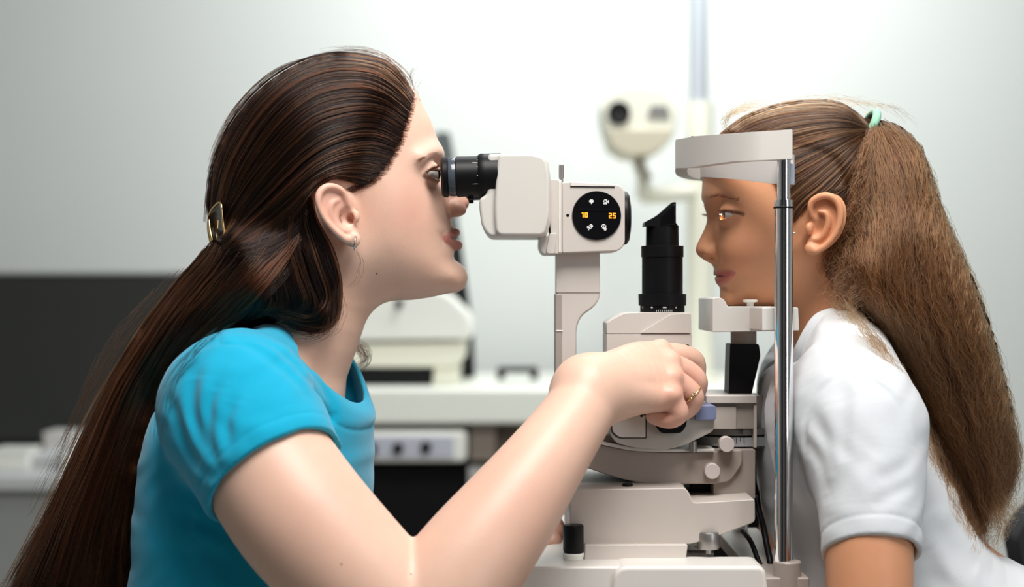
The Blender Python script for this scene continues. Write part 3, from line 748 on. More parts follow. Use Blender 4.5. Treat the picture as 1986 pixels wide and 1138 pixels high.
def ell(c, r, rot=(0, 0, 0)):
    c = np.array(c, float); r = np.array(r, float)
    M = np.array(Matrix.Rotation(rot[0], 3, 'X') @ Matrix.Rotation(rot[1], 3, 'Y') @ Matrix.Rotation(rot[2], 3, 'Z'))
    def f(P):
        q = (P - c) @ M
        k0 = np.sqrt(((q / r) ** 2).sum(1)); k1 = np.sqrt(((q / (r * r)) ** 2).sum(1)) + 1e-9
        return k0 * (k0 - 1) / k1
    m = r.max()
    return f, c - m, c + m

def half(p, n):
    p = np.array(p, float); n = np.array(n, float); n /= np.linalg.norm(n)
    return lambda P: (P - p) @ n

class Field:
    def __init__(s): s.ops = []
    def _op(s, kind, prim, k, sym):
        if callable(prim): prim = (prim, None, None)
        f, lo, hi = prim
        s.ops.append((kind, f, None if lo is None else lo - .03 - k, None if hi is None else hi + .03 + k, k, sym)); return s
    def add(s, prim, k=0.004, sym=None): return s._op('add', prim, k, sym)
    def sub(s, prim, k=0.003, sym=None): return s._op('sub', prim, k, sym)
    def inter(s, prim, k=0.003, sym=None): return s._op('int', prim, k, sym)
    def disp(s, prim, sym=None): return s._op('disp', prim, 0, sym)
    def groove(s, pts, depth, width, sym=None, smooth=4, taper=True):
        """a soft crease (depth > 0) or ridge (depth < 0) along 3-D points"""
        Q = catmull(np.array(pts, float), smooth, closed=False) if smooth else np.array(pts, float)
        n = len(Q)
        def f(P):
            best = np.full(len(P), 1e9); tt = np.zeros(len(P))
            for i in range(n - 1):
                a, e = Q[i], Q[i + 1] - Q[i]; t = np.clip((P - a) @ e / (e @ e + 1e-12), 0, 1)
                dd = ((P - a - t[:, None] * e) ** 2).sum(1); m = dd < best
                best[m] = dd[m]; tt[m] = (i + t[m]) / (n - 1)
            w = np.sin(np.pi * np.clip(tt, 0.04, .96)) ** .6 if taper else 1
            return depth * w * np.exp(-best / width ** 2)
        return s._op('disp', (f, Q.min(0) - 3 * width, Q.max(0) + 3 * width), 0, sym)
    def eval(s, P):
        out = np.empty(len(P))
        for c in range(0, len(P), 200000): out[c:c + 200000] = s._eval(P[c:c + 200000])
        return out
    def _eval(s, P):
        F = np.full(len(P), FAR); folded = {}
        for kind, f, lo, hi, k, sym in s.ops:
            Q = P
            if sym is not None:
                if id(sym) not in folded: folded[id(sym)] = sym.fold(P)
                Q = folded[id(sym)]
            if lo is not None:
                m = np.nonzero(((Q > lo) & (Q < hi)).all(1))[0]
                if len(m) == 0: continue
                Qm = Q[m]
            else: m = slice(None); Qm = Q
            d = f(Qm); a = F[m]
            if kind == 'add':
                if k > 0: h = np.maximum(k - np.abs(a - d), 0) / k; F[m] = np.minimum(a, d) - h * h * k / 4
                else: F[m] = np.minimum(a, d)
            elif kind in ('sub', 'int'):
                if kind == 'sub': d = -d
                if k > 0: h = np.maximum(k - np.abs(a - d), 0) / k; F[m] = np.maximum(a, d) + h * h * k / 4
                else: F[m] = np.maximum(a, d)
            else: F[m] = a + d
        return F
    def trace(s, px, py, y0=-0.40, y1=0.35):
        """first hit of the view rays through photo px (arrays); y of the hit, nan if missed"""
        px = np.atleast_1d(np.asarray(px, float)); py = np.atleast_1d(np.asarray(py, float))
        D = np.stack([(px - W_PX / 2) / F_PX, np.ones_like(px), -(py - H_PX / 2) / F_PX], 1)
        t = np.full(len(px), y0 - CAM[1]); act = np.ones(len(px), bool); hit = np.zeros(len(px), bool)
        for _ in range(110):
            i = np.nonzero(act)[0]
            if len(i) == 0: break
            d = s.eval(CAM + D[i] * t[i][:, None])
            h = d < .0002; hit[i[h]] = True; act[i[h]] = False
            t[i] += np.where(h, 0, np.clip(d * .7, .0002, .03))
            act[i[t[i] > y1 - CAM[1]]] = False
        P = CAM + D * t[:, None]; P[~hit] = np.nan
        return P
    def on(s, px, py, lift=0.0):
        """3-D point on the surface behind photo px, moved lift towards the camera"""
        p = s.trace([px], [py])[0]
        if np.isnan(p[0]): p = np.array(V(px, py, -.03))
        p = p.copy(); p[1] -= lift; return p

CORN = [(i, j, k) for i in (0, 1) for j in (0, 1) for k in (0, 1)]
EDGES = [(a, b) for a in CORN for b in CORN if sum(b) - sum(a) == 1 and sum(abs(x - y) for x, y in zip(a, b)) == 1]
def mesh_field(F, lo, hi, h, B=12):
    lo = np.array(lo, float); hi = np.array(hi, float)
    nb = np.ceil((hi - lo) / (h * B)).astype(int)
    I = np.stack(np.meshgrid(*[np.arange(n) for n in nb], indexing='ij'), -1).reshape(-1, 3)
    cen = lo + (I + .5) * B * h
    act = I[np.abs(F.eval(cen)) < B * h * .87 * 1.35]
    NY, NZ = nb[1] * B + 4, nb[2] * B + 4
    key = lambda g: ((g[..., 0] + 1) * NY + g[..., 1] + 1) * NZ + g[..., 2] + 1
    g1 = np.stack(np.meshgrid(*[np.arange(B + 1)] * 3, indexing='ij'), -1)
    KV, PV, QD = [], [], []
    for c in range(0, len(act), 48):
        A = act[c:c + 48]
        G = A[:, None, None, None, :] * B + g1[None]
        f = F._eval((lo + G.reshape(-1, 3) * h)).reshape(G.shape[:-1])
        s = f < 0
        acc = np.zeros((len(A), B, B, B, 3)); cnt = np.zeros((len(A), B, B, B))
        sl = lambda o: tuple([slice(None)] + [slice(q, q + B) for q in o])
        if not (s.any() and not s.all()): continue
        for a, b in EDGES:
            fa, fb = f[sl(a)], f[sl(b)]; cr = (fa < 0) != (fb < 0)
            t = np.where(cr, fa / np.where(cr, fa - fb, 1), 0)
            cnt += cr
            for ax in range(3): acc[..., ax] += cr * (a[ax] + t * (b[ax] - a[ax]))
        m = cnt > 0
        Gc = G[:, :B, :B, :B][m]
        KV.append(key(Gc)); PV.append(lo + (Gc + acc[m] / cnt[m][:, None]) * h)
        for ax in range(3):
            e = [0, 0, 0]; e[ax] = 1
            sa, sb = s[sl((0, 0, 0))], s[sl(tuple(e))]; cr = sa != sb
            g = G[:, :B, :B, :B][cr]; inside = sa[cr]
            u, v = [(1, 2), (2, 0), (0, 1)][ax]
            du = np.zeros(3, int); du[u] = 1; dv = np.zeros(3, int); dv[v] = 1
            q = np.stack([key(g - du - dv), key(g - dv), key(g), key(g - du)], 1)
            q[~inside] = q[~inside][:, ::-1]
            QD.append(q)
    K = np.concatenate(KV); P = np.concatenate(PV); Q = np.concatenate(QD)
    o = np.argsort(K); K = K[o]; P = P[o]
    idx = np.searchsorted(K, Q); idx = np.clip(idx, 0, len(K) - 1)
    ok = (K[idx] == Q).all(1)
    Q = idx[ok]
    # two light relaxations remove the grid's steps
    E = np.concatenate([Q[:, [0, 1]], Q[:, [1, 2]], Q[:, [2, 3]], Q[:, [3, 0]]])
    n = len(P); deg = np.bincount(E[:, 0], minlength=n) + np.bincount(E[:, 1], minlength=n) + 1e-9
    for lam in (.5, -.4, .5, -.4):
        N = np.stack([np.bincount(E[:, 0], P[E[:, 1], a], n) + np.bincount(E[:, 1], P[E[:, 0], a], n) for a in range(3)], 1) / deg[:, None]
        P = P + lam * (N - P)
    return P, Q

def mesh_obj(name, P, Q, m, parent, colors=None):
    me = bpy.data.meshes.new(name)
    me.vertices.add(len(P)); me.vertices.foreach_set('co', P.astype(np.float32).ravel())
    me.loops.add(len(Q) * 4); me.loops.foreach_set('vertex_index', Q.astype(np.int32).ravel())
    me.polygons.add(len(Q)); me.polygons.foreach_set('loop_start', np.arange(len(Q), dtype=np.int32) * 4)
    me.polygons.foreach_set('loop_total', np.full(len(Q), 4, np.int32))
    me.update(calc_edges=True); me.validate()
    me.shade_smooth()
    if colors is not None:
        at = me.color_attributes.new('tint', 'FLOAT_COLOR', 'POINT')
        at.data.foreach_set('color', np.concatenate([colors, np.ones((len(P), 1))], 1).astype(np.float32).ravel())
    me.materials.append(m)
    return attach(bpy.data.objects.new(name, me), parent)

def tint(P, base, spots):
    """base colour plus local tints: spots = (centre, radius, colour, strength[, frame])"""
    C = np.tile(np.array(base[:3], float), (len(P), 1)); fold = {}
    for sp in spots:
        c, r, col, st = sp[:4]; Q = P
        if len(sp) > 4 and sp[4] is not None:
            if id(sp[4]) not in fold: fold[id(sp[4])] = sp[4].fold(P)
            Q = fold[id(sp[4])]
        if callable(c): d = c(Q) / r
        else: d = np.sqrt((((Q - np.array(c)) / r) ** 2).sum(1))
        w = (st * np.exp(-np.clip(d, 0, 9) ** 2 * 1.0))[:, None] if not callable(c) else (st * (1 - np.clip(d, 0, 1) ** 2) ** 2)[:, None]
        C = C * (1 - w) + np.array(col[:3]) * w
    return C

# ------------------------------------------------------------------ hair strands
def strands_obj(name, S, radius, m, parent, taper=.35):
    """S: list of (n, 3) arrays"""
    cu = bpy.data.hair_curves.new(name)
    sizes = [len(s) for s in S]
    cu.add_curves(sizes)
    P = np.concatenate(S).astype(np.float32)
    cu.attributes['position'].data.foreach_set('vector', P.ravel()) if 'position' in cu.attributes else None
    R = np.concatenate([radius * (1 - (1 - taper) * np.linspace(0, 1, n) ** 2) for n in sizes]).astype(np.float32)
    ra = cu.attributes.get('radius') or cu.attributes.new('radius', 'FLOAT', 'POINT')
    ra.data.foreach_set('value', R)
    cu.materials.append(m)
    o = bpy.data.objects.new(name, cu)
    return attach(o, parent)

def resample(p, n):
    p = catmull(np.array(p, float), 8, closed=False)
    L = np.concatenate([[0], np.cumsum(np.linalg.norm(np.diff(p, axis=0), axis=1))])
    t = np.linspace(0, L[-1], n)
    return np.stack([np.interp(t, L, p[:, i]) for i in range(p.shape[1])], 1)

class DepthMap:
    def __init__(s, F, x0, x1, y0, y1, st=5, fill=0.0, blur=0):
        gx = np.arange(x0, x1 + st, st); gy = np.arange(y0, y1 + st, st)
        X, Y = np.meshgrid(gx, gy, indexing='ij')
        P = F.trace(X.ravel(), Y.ravel())
        D = P[:, 1].reshape(X.shape); bad = np.isnan(D)
        for _ in range(60):
            if not np.isnan(D).any(): break
            Dp = np.pad(D, 1, constant_values=np.nan); nb_ = np.stack([Dp[:-2, 1:-1], Dp[2:, 1:-1], Dp[1:-1, :-2], Dp[1:-1, 2:]])
            with np.errstate(all='ignore'):
                import warnings; warnings.simplefilter('ignore'); mnb = np.nanmean(nb_, 0)
            D = np.where(np.isnan(D), mnb * .93 + fill * .07, D)
        D[np.isnan(D)] = fill
        for _ in range(blur):
            Dp = np.pad(D, 1, mode='edge'); D = (Dp[1:-1, 1:-1] * 2 + Dp[:-2, 1:-1] + Dp[2:, 1:-1] + Dp[1:-1, :-2] + Dp[1:-1, 2:]) / 6
        s.ras = (np.array([x0, y0], float), float(st), D)
    def __call__(s, px, py): return samp(s.ras, px, py)

def flow(guides, n, npt, dm=None, jitter=6, wave=0, wfreq=3, lift=(0, .003), mirror=None, mfrac=0.0, rng=None, spread=None, droop=0, ends=.12, clump=0.0, bundle=0, bw=.05, cl_lift=0.0):
    """strands running between neighbouring guide lines (photo px, optional depth as third value)"""
    rng = rng or RNG
    G = np.array([resample(g, npt) for g in guides]); out = []
    t = np.linspace(0, 1, npt)
    if bundle:
        nc = max(n // bundle, 1); cq = rng.uniform(0, len(G) - 1, nc); cj = rng.normal(0, jitter, (nc, 2)); cph = rng.uniform(0, 6.28, (nc, 4)); cl = rng.uniform(0, 1, nc); cs = rng.uniform(0, ends, (nc, 2))
    for i in range(n):
        q = rng.uniform(0, len(G) - 1) if len(G) > 1 else 0
        if bundle:
            ci = i % nc; q = float(np.clip(cq[ci] + rng.normal(0, bw), 0, len(G) - 1))
        a = min(int(q), len(G) - 2) if len(G) > 1 else 0; f = q - a
        L = G[a] * (1 - f) + (G[a + 1] * f if len(G) > 1 else 0)
        L = L.copy()
        nj = (rng.normal(0, jitter, 2) if not bundle else cj[ci] + rng.normal(0, jitter * .3, 2))[None] * (0.35 + .65 * t[:, None])
        L[:, :2] += nj
        if wave:
            ph = rng.uniform(0, 6.28, 4); am = rng.uniform(.4, 1.3, 2) * wave
            if bundle: ph = cph[ci] + rng.normal(0, 1 - clump, 4)
            elif clump: ph = ph * (1 - clump) + np.sin(q * np.array([9.1, 7.3, 5.7, 8.8])) * 3 * clump
            L[:, 0] += am[0] * t ** .5 * np.sin(ph[0] + t * 6.28 * wfreq * rng.uniform(.8, 1.2)) + .4 * am[1] * np.sin(ph[1] + t * 6.28 * wfreq * 2.7)
            L[:, 1] += .5 * am[1] * t ** .5 * np.sin(ph[2] + t * 6.28 * wfreq * rng.uniform(.8, 1.2)) + .3 * am[0] * np.sin(ph[3] + t * 6.28 * wfreq * 2.2)
        s0 = rng.uniform(0, ends); s1 = 1 - rng.uniform(0, ends)
        if bundle: s1 = 1 - cs[ci][1] * rng.uniform(.8, 1.1)
        tt = s0 + (s1 - s0) * t
        L = np.stack([np.interp(tt, t, L[:, j]) for j in range(L.shape[1])], 1)
        if dm is not None: y = dm(L[:, 0], L[:, 1])
        else: y = L[:, 2].copy()
        y = y - rng.uniform(*lift)
        if bundle and cl_lift: y = y - cl_lift * cl[ci] * np.sin(np.pi * np.clip(t * .9 + .1, 0, 1))
        if spread is not None: y = y + rng.uniform(-1, 1) * np.interp(t, np.linspace(0, 1, len(spread)), spread)
        s = (y - CAM[1]) / F_PX
        P = np.stack([(L[:, 0] - W_PX / 2) * s, y, CAM[2] - (L[:, 1] - H_PX / 2) * s], 1)
        if mirror is not None and rng.uniform() < mfrac: P = mirror.mirror(P)
        out.append(P)
    return out
# ------------------------------------------------------------------ the woman
T0 = __import__('time').time()
QK = 1.0      # surface step multiplier, 1 = full detail
HQ = 0.0013 * QK
M_SKIN_W = mat('skin_pale', (0.62, 0.37, 0.28), rough=0.42, spec=0.45, sss=0.25, sscale=.006, noise=.05, nscale=45, bump=.25, bscale=1100, vcol='tint')
M_TEAL = mat('teal_jersey', srgb(0, 160, 196), rough=0.85, spec=0.2, sheen=.25, noise=.04, nscale=400, bump=.35, bscale=1500)
WOMAN = thing('woman', 'woman with long dark brown hair and teal t-shirt looking into the black eyepieces', 'person', V(480, 1138, 0))
FH = Frame(650, 350, 0, 8)
FT = Frame(470, 900, 0, -12)

hair_outline = [(806, 196), (798, 172), (776, 143), (742, 117), (690, 104), (640, 107), (580, 124), (520, 157), (470, 204), (435, 260), (412, 320), (403, 380), (407, 440), (430, 490), (500, 530), (600, 540), (690, 500), (770, 420), (800, 320), (812, 240)]
skull = [(806, 192), (790, 172), (770, 152), (738, 134), (690, 121), (640, 124), (585, 141), (530, 172), (485, 214), (452, 264), (430, 322), (422, 380), (430, 440), (470, 500), (540, 530), (620, 540), (700, 500), (780, 420), (828, 320), (832, 250)]
face = [(796, 180), (812, 206), (830, 238), (845, 270), (852, 293), (853, 308), (850, 324), (853, 345), (860, 372), (868, 400), (874, 420), (876, 432), (878, 445), (877, 462), (880, 478), (882, 490), (883, 502), (890, 513), (897, 526), (898, 540), (891, 555), (874, 566), (850, 573), (818, 579), (780, 582), (720, 575), (670, 555), (640, 520), (640, 450), (660, 300), (720, 200)]
W_ = Field()
W_.add(inflate(FH, skull, [(800, 230, .060), (700, 200, .066), (600, 250, .073), (600, 400, .073), (480, 300, .066), (760, 350, .066), (680, 480, .062)], .078, soft=.2), k=0)
W_.add(inflate(FH, face, [(800, 250, .060), (840, 315, .054), (845, 400, .054), (790, 390, .066), (720, 400, .071), (660, 440, .070), (840, 470, .051), (780, 480, .063), (885, 540, .036), (840, 560, .045), (780, 565, .054), (720, 540, .061), (660, 520, .062)], .056, p=2.1, soft=.3), k=.012)
W_.add(chain([FH.at(640, 500, 0), V(600, 610, 0), V(556, 715, .005), V(505, 800, .01)], [.050, .054, .058, .07], 3), k=.030)
# brow ridge, cheekbone, chin pad
W_.add(chain([FH.at(846, 300, -.008), FH.at(838, 298, -.028), FH.at(818, 306, -.046)], [.004, .0045, .004], 3), k=.016, sym=FH)
W_.add(ell(FH.at(886, 540, 0), (.0085, .015, .010)), k=.012)
# nose
nose = [(851, 312), (857, 330), (868, 348), (884, 366), (900, 379), (908, 388), (909.5, 396), (905, 405), (896, 411), (884, 416), (876, 421), (862, 420), (846, 400), (838, 360), (840, 325)]
W_.add(inflate(FH, nose, [(856, 325, .0085), (875, 355, .009), (900, 390, .0105), (880, 415, .008), (850, 390, .017)], .010, p=2), k=.006)
W_.add(ell(FH.at(886, 405, -.0105), (.0095, .006, .0072), (0, .25, 0)), k=.005, sym=FH)
W_.sub(ell(FH.at(890, 415, -.0068), (.0062, .0032, .0036), (0, -.2, 0)), k=.002, sym=FH)
W_.groove([FH.at(873, 398, -.0165), FH.at(872, 412, -.021), FH.at(868, 430, -.026)], .0022, .0038, sym=FH)
# mouth
LP = lambda F, fr, a, b, dy: (lambda q: q + np.array([0, dy, 0]))(F.on(a, b))
lipU = [LP(W_, FH, 864, 461, .0008), LP(W_, FH, 873, 455.5, .0008), FH.at(882, 450.5, -.009), FH.at(884, 451.5, 0)]
lipL = [LP(W_, FH, 864, 463, .0008), LP(W_, FH, 875, 471, .001), FH.at(884.5, 475, -.008), FH.at(887, 475.5, 0)]
W_.add(chain(lipU, [.0022, .0038, .0045, .0045], 4), k=.004, sym=FH)
W_.add(chain(lipL, [.0022, .0042, .0052, .0055], 4), k=.004, sym=FH)
slit = [LP(W_, FH, 861, 461, .0), LP(W_, FH, 873, 461, -.001), FH.at(883, 461, -.008), FH.at(891, 461, 0)]
W_.sub(chain(slit, [.0005, .0009, .0011, .0014], 4), k=.0018, sym=FH)
W_.groove([FH.at(884, 496, -.016), FH.at(888, 495, 0), FH.at(884, 496, .016)], .002, .005)
W_.groove([FH.at(852, 452, -.036), FH.at(858, 462, -.0305), FH.at(856, 474, -.032)], .0012, .004, sym=FH)
# eye: socket, lids, opening
EW = FH.at(829, 338, -.0315)
W_.sub(ell(FH.at(850, 332, -.034), (.012, .016, .010)), k=.012, sym=FH)
W_.add(ell(EW, (.0136, .0136, .0132)), k=.005, sym=FH)
W_.sub(ell(EW + np.array([.010, -.003, -.0008]), (.0125, .0135, .0038), (0, .12, 0)), k=.0015, sym=FH)
W_.groove([FH.at(826, 329, -.046), FH.at(838, 323, -.042), FH.at(850, 325, -.03)], .0013, .0022, sym=FH)
# ear
EARW = [(672, 372), (656, 360), (634, 358), (617, 369), (613, 388), (618, 408), (630, 431), (652, 455), (672, 471), (688, 475), (699, 466), (697, 450), (690, 435), (689, 405), (684, 385)]
W_.add(ell(FH.at(664, 415, -.062), (.013, .012, .020)), k=.008, sym=FH)
W_.add(inflate(FH, EARW, .0028, .004, yc=-.07, ytilt=(690, -.071, 615, -.087)), k=.003, sym=FH)
hel = [(676, 410, -.075), (672, 390, -.078), (664, 371, -.081), (648, 362.5, -.084), (632, 363, -.087), (620, 374, -.089), (617.5, 390, -.0905), (623, 410, -.0895), (634, 430, -.0875), (652, 450, -.084), (670, 464, -.080)]
W_.add(chain([FH.at(*p) for p in hel], [.0022, .0028, .003, .0033, .0034, .0034, .0032, .003, .0028, .003, .0036], 4), k=.002, sym=FH)
W_.add(ell(FH.at(685, 464, -.077), (.0072, .0042, .0075)), k=.004, sym=FH)
W_.sub(ell(FH.at(676, 424, -.080), (.0085, .0065, .0105), (0, -.3, 0)), k=.003, sym=FH)
W_.sub(chain([FH.at(*p) for p in [(662, 380, -.087), (645, 376, -.090), (630, 384, -.094), (628, 400, -.094), (638, 424, -.092)]], [.003, .004, .0032, .003, .002], 3), k=.002, sym=FH)
W_.add(chain([FH.at(*p) for p in [(655, 388, -.0805), (643, 396, -.083), (641, 414, -.083), (650, 434, -.081), (664, 446, -.079), (676, 448, -.077)]], [.002, .0028, .003, .003, .003, .003], 4), k=.002, sym=FH)
W_.add(ell(FH.at(690, 420, -.0745), (.0038, .0034, .0062)), k=.0025, sym=FH)
W_.sub(ell(FH.at(680, 424, -.072), (.0042, .006, .0048)), k=.002, sym=FH)
# neck tendon
W_.groove([V(672, 560, -.06), V(640, 620, -.055), V(610, 690, -.04), V(600, 740, -.035)], -.0025, .012)
W_.groove([V(690, 600, -.05), V(655, 660, -.05), V(630, 720, -.045)], .002, .010)
# chest and shoulders beneath the shirt
W_.add(inflate(FT, [(500, 690), (560, 705), (625, 735), (652, 780), (672, 860), (676, 1000), (680, 1250), (360, 1250), (350, 1000), (370, 860), (410, 790), (450, 730)], .085, .07), k=.02)
W_.add(chain([V(510, 770, -.05), V(470, 800, -.13), V(458, 810, -.155)], [.042, .045, .048], 3), k=.02)
W_.add(chain([V(540, 770, .07), V(520, 800, .15), V(560, 1000, .2), V(640, 1180, .21)], [.055, .056, .05, .045], 3), k=.03)
# near arm
up = [V(452, 795, -.160), V(500, 870, -.185), V(545, 945, -.2), V(605, 1025, -.214), V(700, 1125, -.226), V(800, 1215, -.233)]
W_.add(chain(up, [.054, .0565, .0580, .0580, .0545, .049], 10), k=.006)
fo = [V(820, 1225, -.232), V(862, 1160, -.228), V(920, 1078, -.218), V(985, 993, -.202), V(1050, 903, -.180), V(1107, 822, -.153), V(1150, 757, -.128)]
W_.add(chain(fo, [.050, .0505, .0475, .0425, .0362, .0318, .0292], 12), k=.006)
W_.groove([V(815, 1022, -.27), V(812, 1050, -.275), V(806, 1085, -.272)], .0035, .004)
# near hand, palm down, seen from the little finger side
wr = V(1150, 757, -.128)
def hand_chain(pts, rad, k, sm=4): W_.add(chain([V(*p) for p in pts], rad, sm), k=k)
hand_chain([(1140, 755, -.128), (1180, 735, -.112), (1232, 700, -.082), (1275, 688, -.066)], [.0275, .023, .0175, .0128], .014)
hand_chain([(1140, 757, -.128), (1185, 740, -.115), (1250, 714, -.09), (1297, 707, -.078)], [.0275, .022, .0165, .0125], .012)
hand_chain([(1140, 760, -.128), (1190, 752, -.118), (1255, 737, -.103), (1304, 736, -.094)], [.0275, .0225, .0165, .0122], .012)
hand_chain([(1140, 762, -.128), (1190, 765, -.122), (1250, 768, -.113), (1299, 771, -.108)], [.027, .022, .0160, .0125], .012)
hand_chain([(1170, 770, -.09), (1225, 775, -.07), (1262, 790, -.056), (1292, 806, -.062)], [.018, .016, .0115, .0095], .010)
fing = [([(1275, 688, -.066), (1318, 688, -.055), (1345, 699, -.048), (1350, 722, -.045), (1346, 745, -.044), (1328, 775, -.047)], [.0128, .0112, .0108, .0100, .0096, .0082]),
        ([(1297, 707, -.078), (1330, 718, -.074), (1351, 738, -.071), (1348, 762, -.067), (1336, 782, -.065), (1312, 797, -.066)], [.0122, .0110, .0108, .0102, .0095, .0085]),
        ([(1304, 736, -.094), (1326, 748, -.093), (1344, 768, -.091), (1340, 784, -.088), (1325, 797, -.086), (1300, 806, -.086)], [.0120, .0108, .0108, .0100, .0095, .0085]),
        ([(1299, 771, -.108), (1310, 785, -.110), (1316, 801, -.1095), (1306, 811, -.107), (1290, 813, -.104), (1268, 807, -.100)], [.0118, .0102, .0098, .0092, .0086, .0078])]
for p, r in fing: hand_chain(p, [q * .94 for q in r], .0008, 5)
for px, py, y in ((1304, 694, -.086), (1309, 727, -.105), (1306, 764, -.1185), (1284, 668, -.072)):
    W_.add(ell(V(px, py, y), (.004, .0035, .004)), k=.010)
for a, b in (((1210, 700, -.118), (1290, 712, -.094)), ((1215, 738, -.137), (1292, 750, -.112))):
    W_.groove([V(*a), V(*b)], .0012, .006)
for dx in (0, 6, 12):
    W_.groove([V(1186 + dx, 806 - dx * .2, -.135), V(1195 + dx * 1.2, 788, -.1425), V(1200 + dx, 772, -.145)], .0007, .0014)
# far arm and hand resting on the table
W_.add(chain([V(640, 1180, .21), V(800, 1170, .16), V(960, 1095, .07), V(1010, 1068, .035)], [.045, .036, .026, .024], 4), k=.015)
for p, r in (([(1005, 1065, .03), (1040, 1040, .02), (1062, 1026, .012), (1077, 1030, .004), (1076, 1044, 0)], .0088), ([(1005, 1068, .02), (1040, 1050, .005), (1060, 1040, -.005), (1073, 1050, -.012), (1066, 1056, -.014)], .0085),
             ([(1000, 1062, .04), (1035, 1035, .035), (1064, 1012, .028), (1077, 1018, .02), (1078, 1030, .018)], .0086), ([(1000, 1072, .03), (1030, 1060, -.005), (1050, 1057, -.02), (1056, 1058, -.022)], .008)):
    hand_chain(p, [.012, .0095, r, r, r * .85], .004)

# complexion, plus darker spots at the eye and far hand
skinW = (0.78, 0.51, 0.39)
lipc = (0.46, 0.16, 0.13)
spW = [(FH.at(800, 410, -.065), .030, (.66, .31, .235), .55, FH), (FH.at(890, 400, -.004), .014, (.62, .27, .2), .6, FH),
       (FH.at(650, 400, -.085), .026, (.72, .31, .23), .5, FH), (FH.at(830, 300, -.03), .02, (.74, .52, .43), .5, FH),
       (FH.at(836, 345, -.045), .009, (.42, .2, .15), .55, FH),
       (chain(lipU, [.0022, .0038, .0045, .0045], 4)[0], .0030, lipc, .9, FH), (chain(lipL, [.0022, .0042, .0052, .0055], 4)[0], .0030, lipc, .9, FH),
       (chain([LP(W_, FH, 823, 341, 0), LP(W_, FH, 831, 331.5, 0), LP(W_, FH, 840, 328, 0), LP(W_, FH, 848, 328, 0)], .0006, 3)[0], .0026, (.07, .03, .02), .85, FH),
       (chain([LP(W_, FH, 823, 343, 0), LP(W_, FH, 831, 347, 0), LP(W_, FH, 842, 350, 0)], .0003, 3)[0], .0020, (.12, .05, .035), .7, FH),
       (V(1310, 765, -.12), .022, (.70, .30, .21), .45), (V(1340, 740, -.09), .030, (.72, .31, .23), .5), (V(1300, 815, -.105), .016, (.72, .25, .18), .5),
       (V(1000, 960, -.24), .05, (.68, .34, .25), .35), (V(620, 960, -.27), .06, (.68, .36, .28), .3), (V(1062, 1030, .01), .04, (.40, .13, .09), .7)]  # redder patches on the arm, much darker over the far hand
Pw, Qw = mesh_field(W_, V(250, 0, -.3)[:1] + (-.31, .58), (.22, .28, 1.31), HQ)
print('woman body', len(Pw), round(__import__('time').time() - T0, 1))
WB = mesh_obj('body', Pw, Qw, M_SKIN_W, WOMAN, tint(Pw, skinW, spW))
# moles
for px, py, y in ((730, 530, 0), (662, 1094, 0), (797, 1113, 0)):
    p = W_.on(px, py)
    bpy_r = .0009
    lathe('mole', p + np.array([0, .0003, 0]), (0, -1, 0), [(-.0006, .0008), (.0003, .0007), (.0006, .0003)], mat('mole', (.12, .04, .025), rough=.6), WB, seg=10)

M_EYE = mat('eye_white_dimmed', (0.50, 0.46, 0.43), rough=0.12, spec=.6, noise=.03)  # sclera dimmed, the shade on the eye put into its colour
M_IRIS = mat('iris_brown', (0.06, 0.03, 0.018), rough=0.1, spec=.7)
M_PUPIL = mat('pupil', (0.002, 0.002, 0.002), rough=0.06, spec=.8)
def eyeball(name, c, r, look, parent):
    """sclera with a raised iris and pupil, looking along look"""
    c = Vector(c); a = Vector(look).normalized()
    pr_ = [(-r * math.cos(t), max(r * math.sin(t), 1e-5)) for t in np.linspace(0.02, math.pi * .80, 24)]
    e = lathe(name, c, a, pr_, M_EYE, parent, seg=40)
    ir = [(r * math.cos(t) + .0003, r * math.sin(t)) for t in np.linspace(math.pi * .20, .08, 8)]
    lathe('iris', c, a, ir, M_IRIS, e, seg=40)
    lathe('pupil', c, a, [(r + .0004, .0021), (r + .0007, .0016), (r + .0009, .0002)], M_PUPIL, e, seg=24)
    return e
for s in (1, -1):
    c = EW if s > 0 else FH.mirror(EW)
    eyeball('eye', c, .0122, (1, .1, 0), WOMAN)

# ------------------------------------------------------------------ her t-shirt
T_ = Field()
tors = inflate(FT, [(500, 626), (450, 652), (396, 694), (350, 760), (326, 850), (312, 950), (304, 1060), (300, 1290), (700, 1290), (700, 1100), (704, 1000), (707, 915), (711, 840), (711, 800), (700, 745), (680, 690), (640, 650), (560, 620)],
               [(450, 900, .155), (650, 900, .13), (600, 720, .115), (480, 680, .10), (690, 800, .10), (500, 1200, .15)], .09, p=2.2)
T_.add(tors, k=0)
T_.add(chain([V(520, 742, -.07), V(474, 762, -.125), V(462, 800, -.160)], [.046, .056, .066], 6), k=.022)
T_.add(chain([V(530, 742, .08), V(520, 770, .14), V(550, 900, .2)], [.046, .056, .058], 6), k=.025)
slv = [V(462, 800, -.160), V(500, 868, -.185), V(545, 945, -.2), V(600, 1018, -.212)]
T_.add(chain(slv, [.066, .0655, .0634, .0626], 8), k=.020)
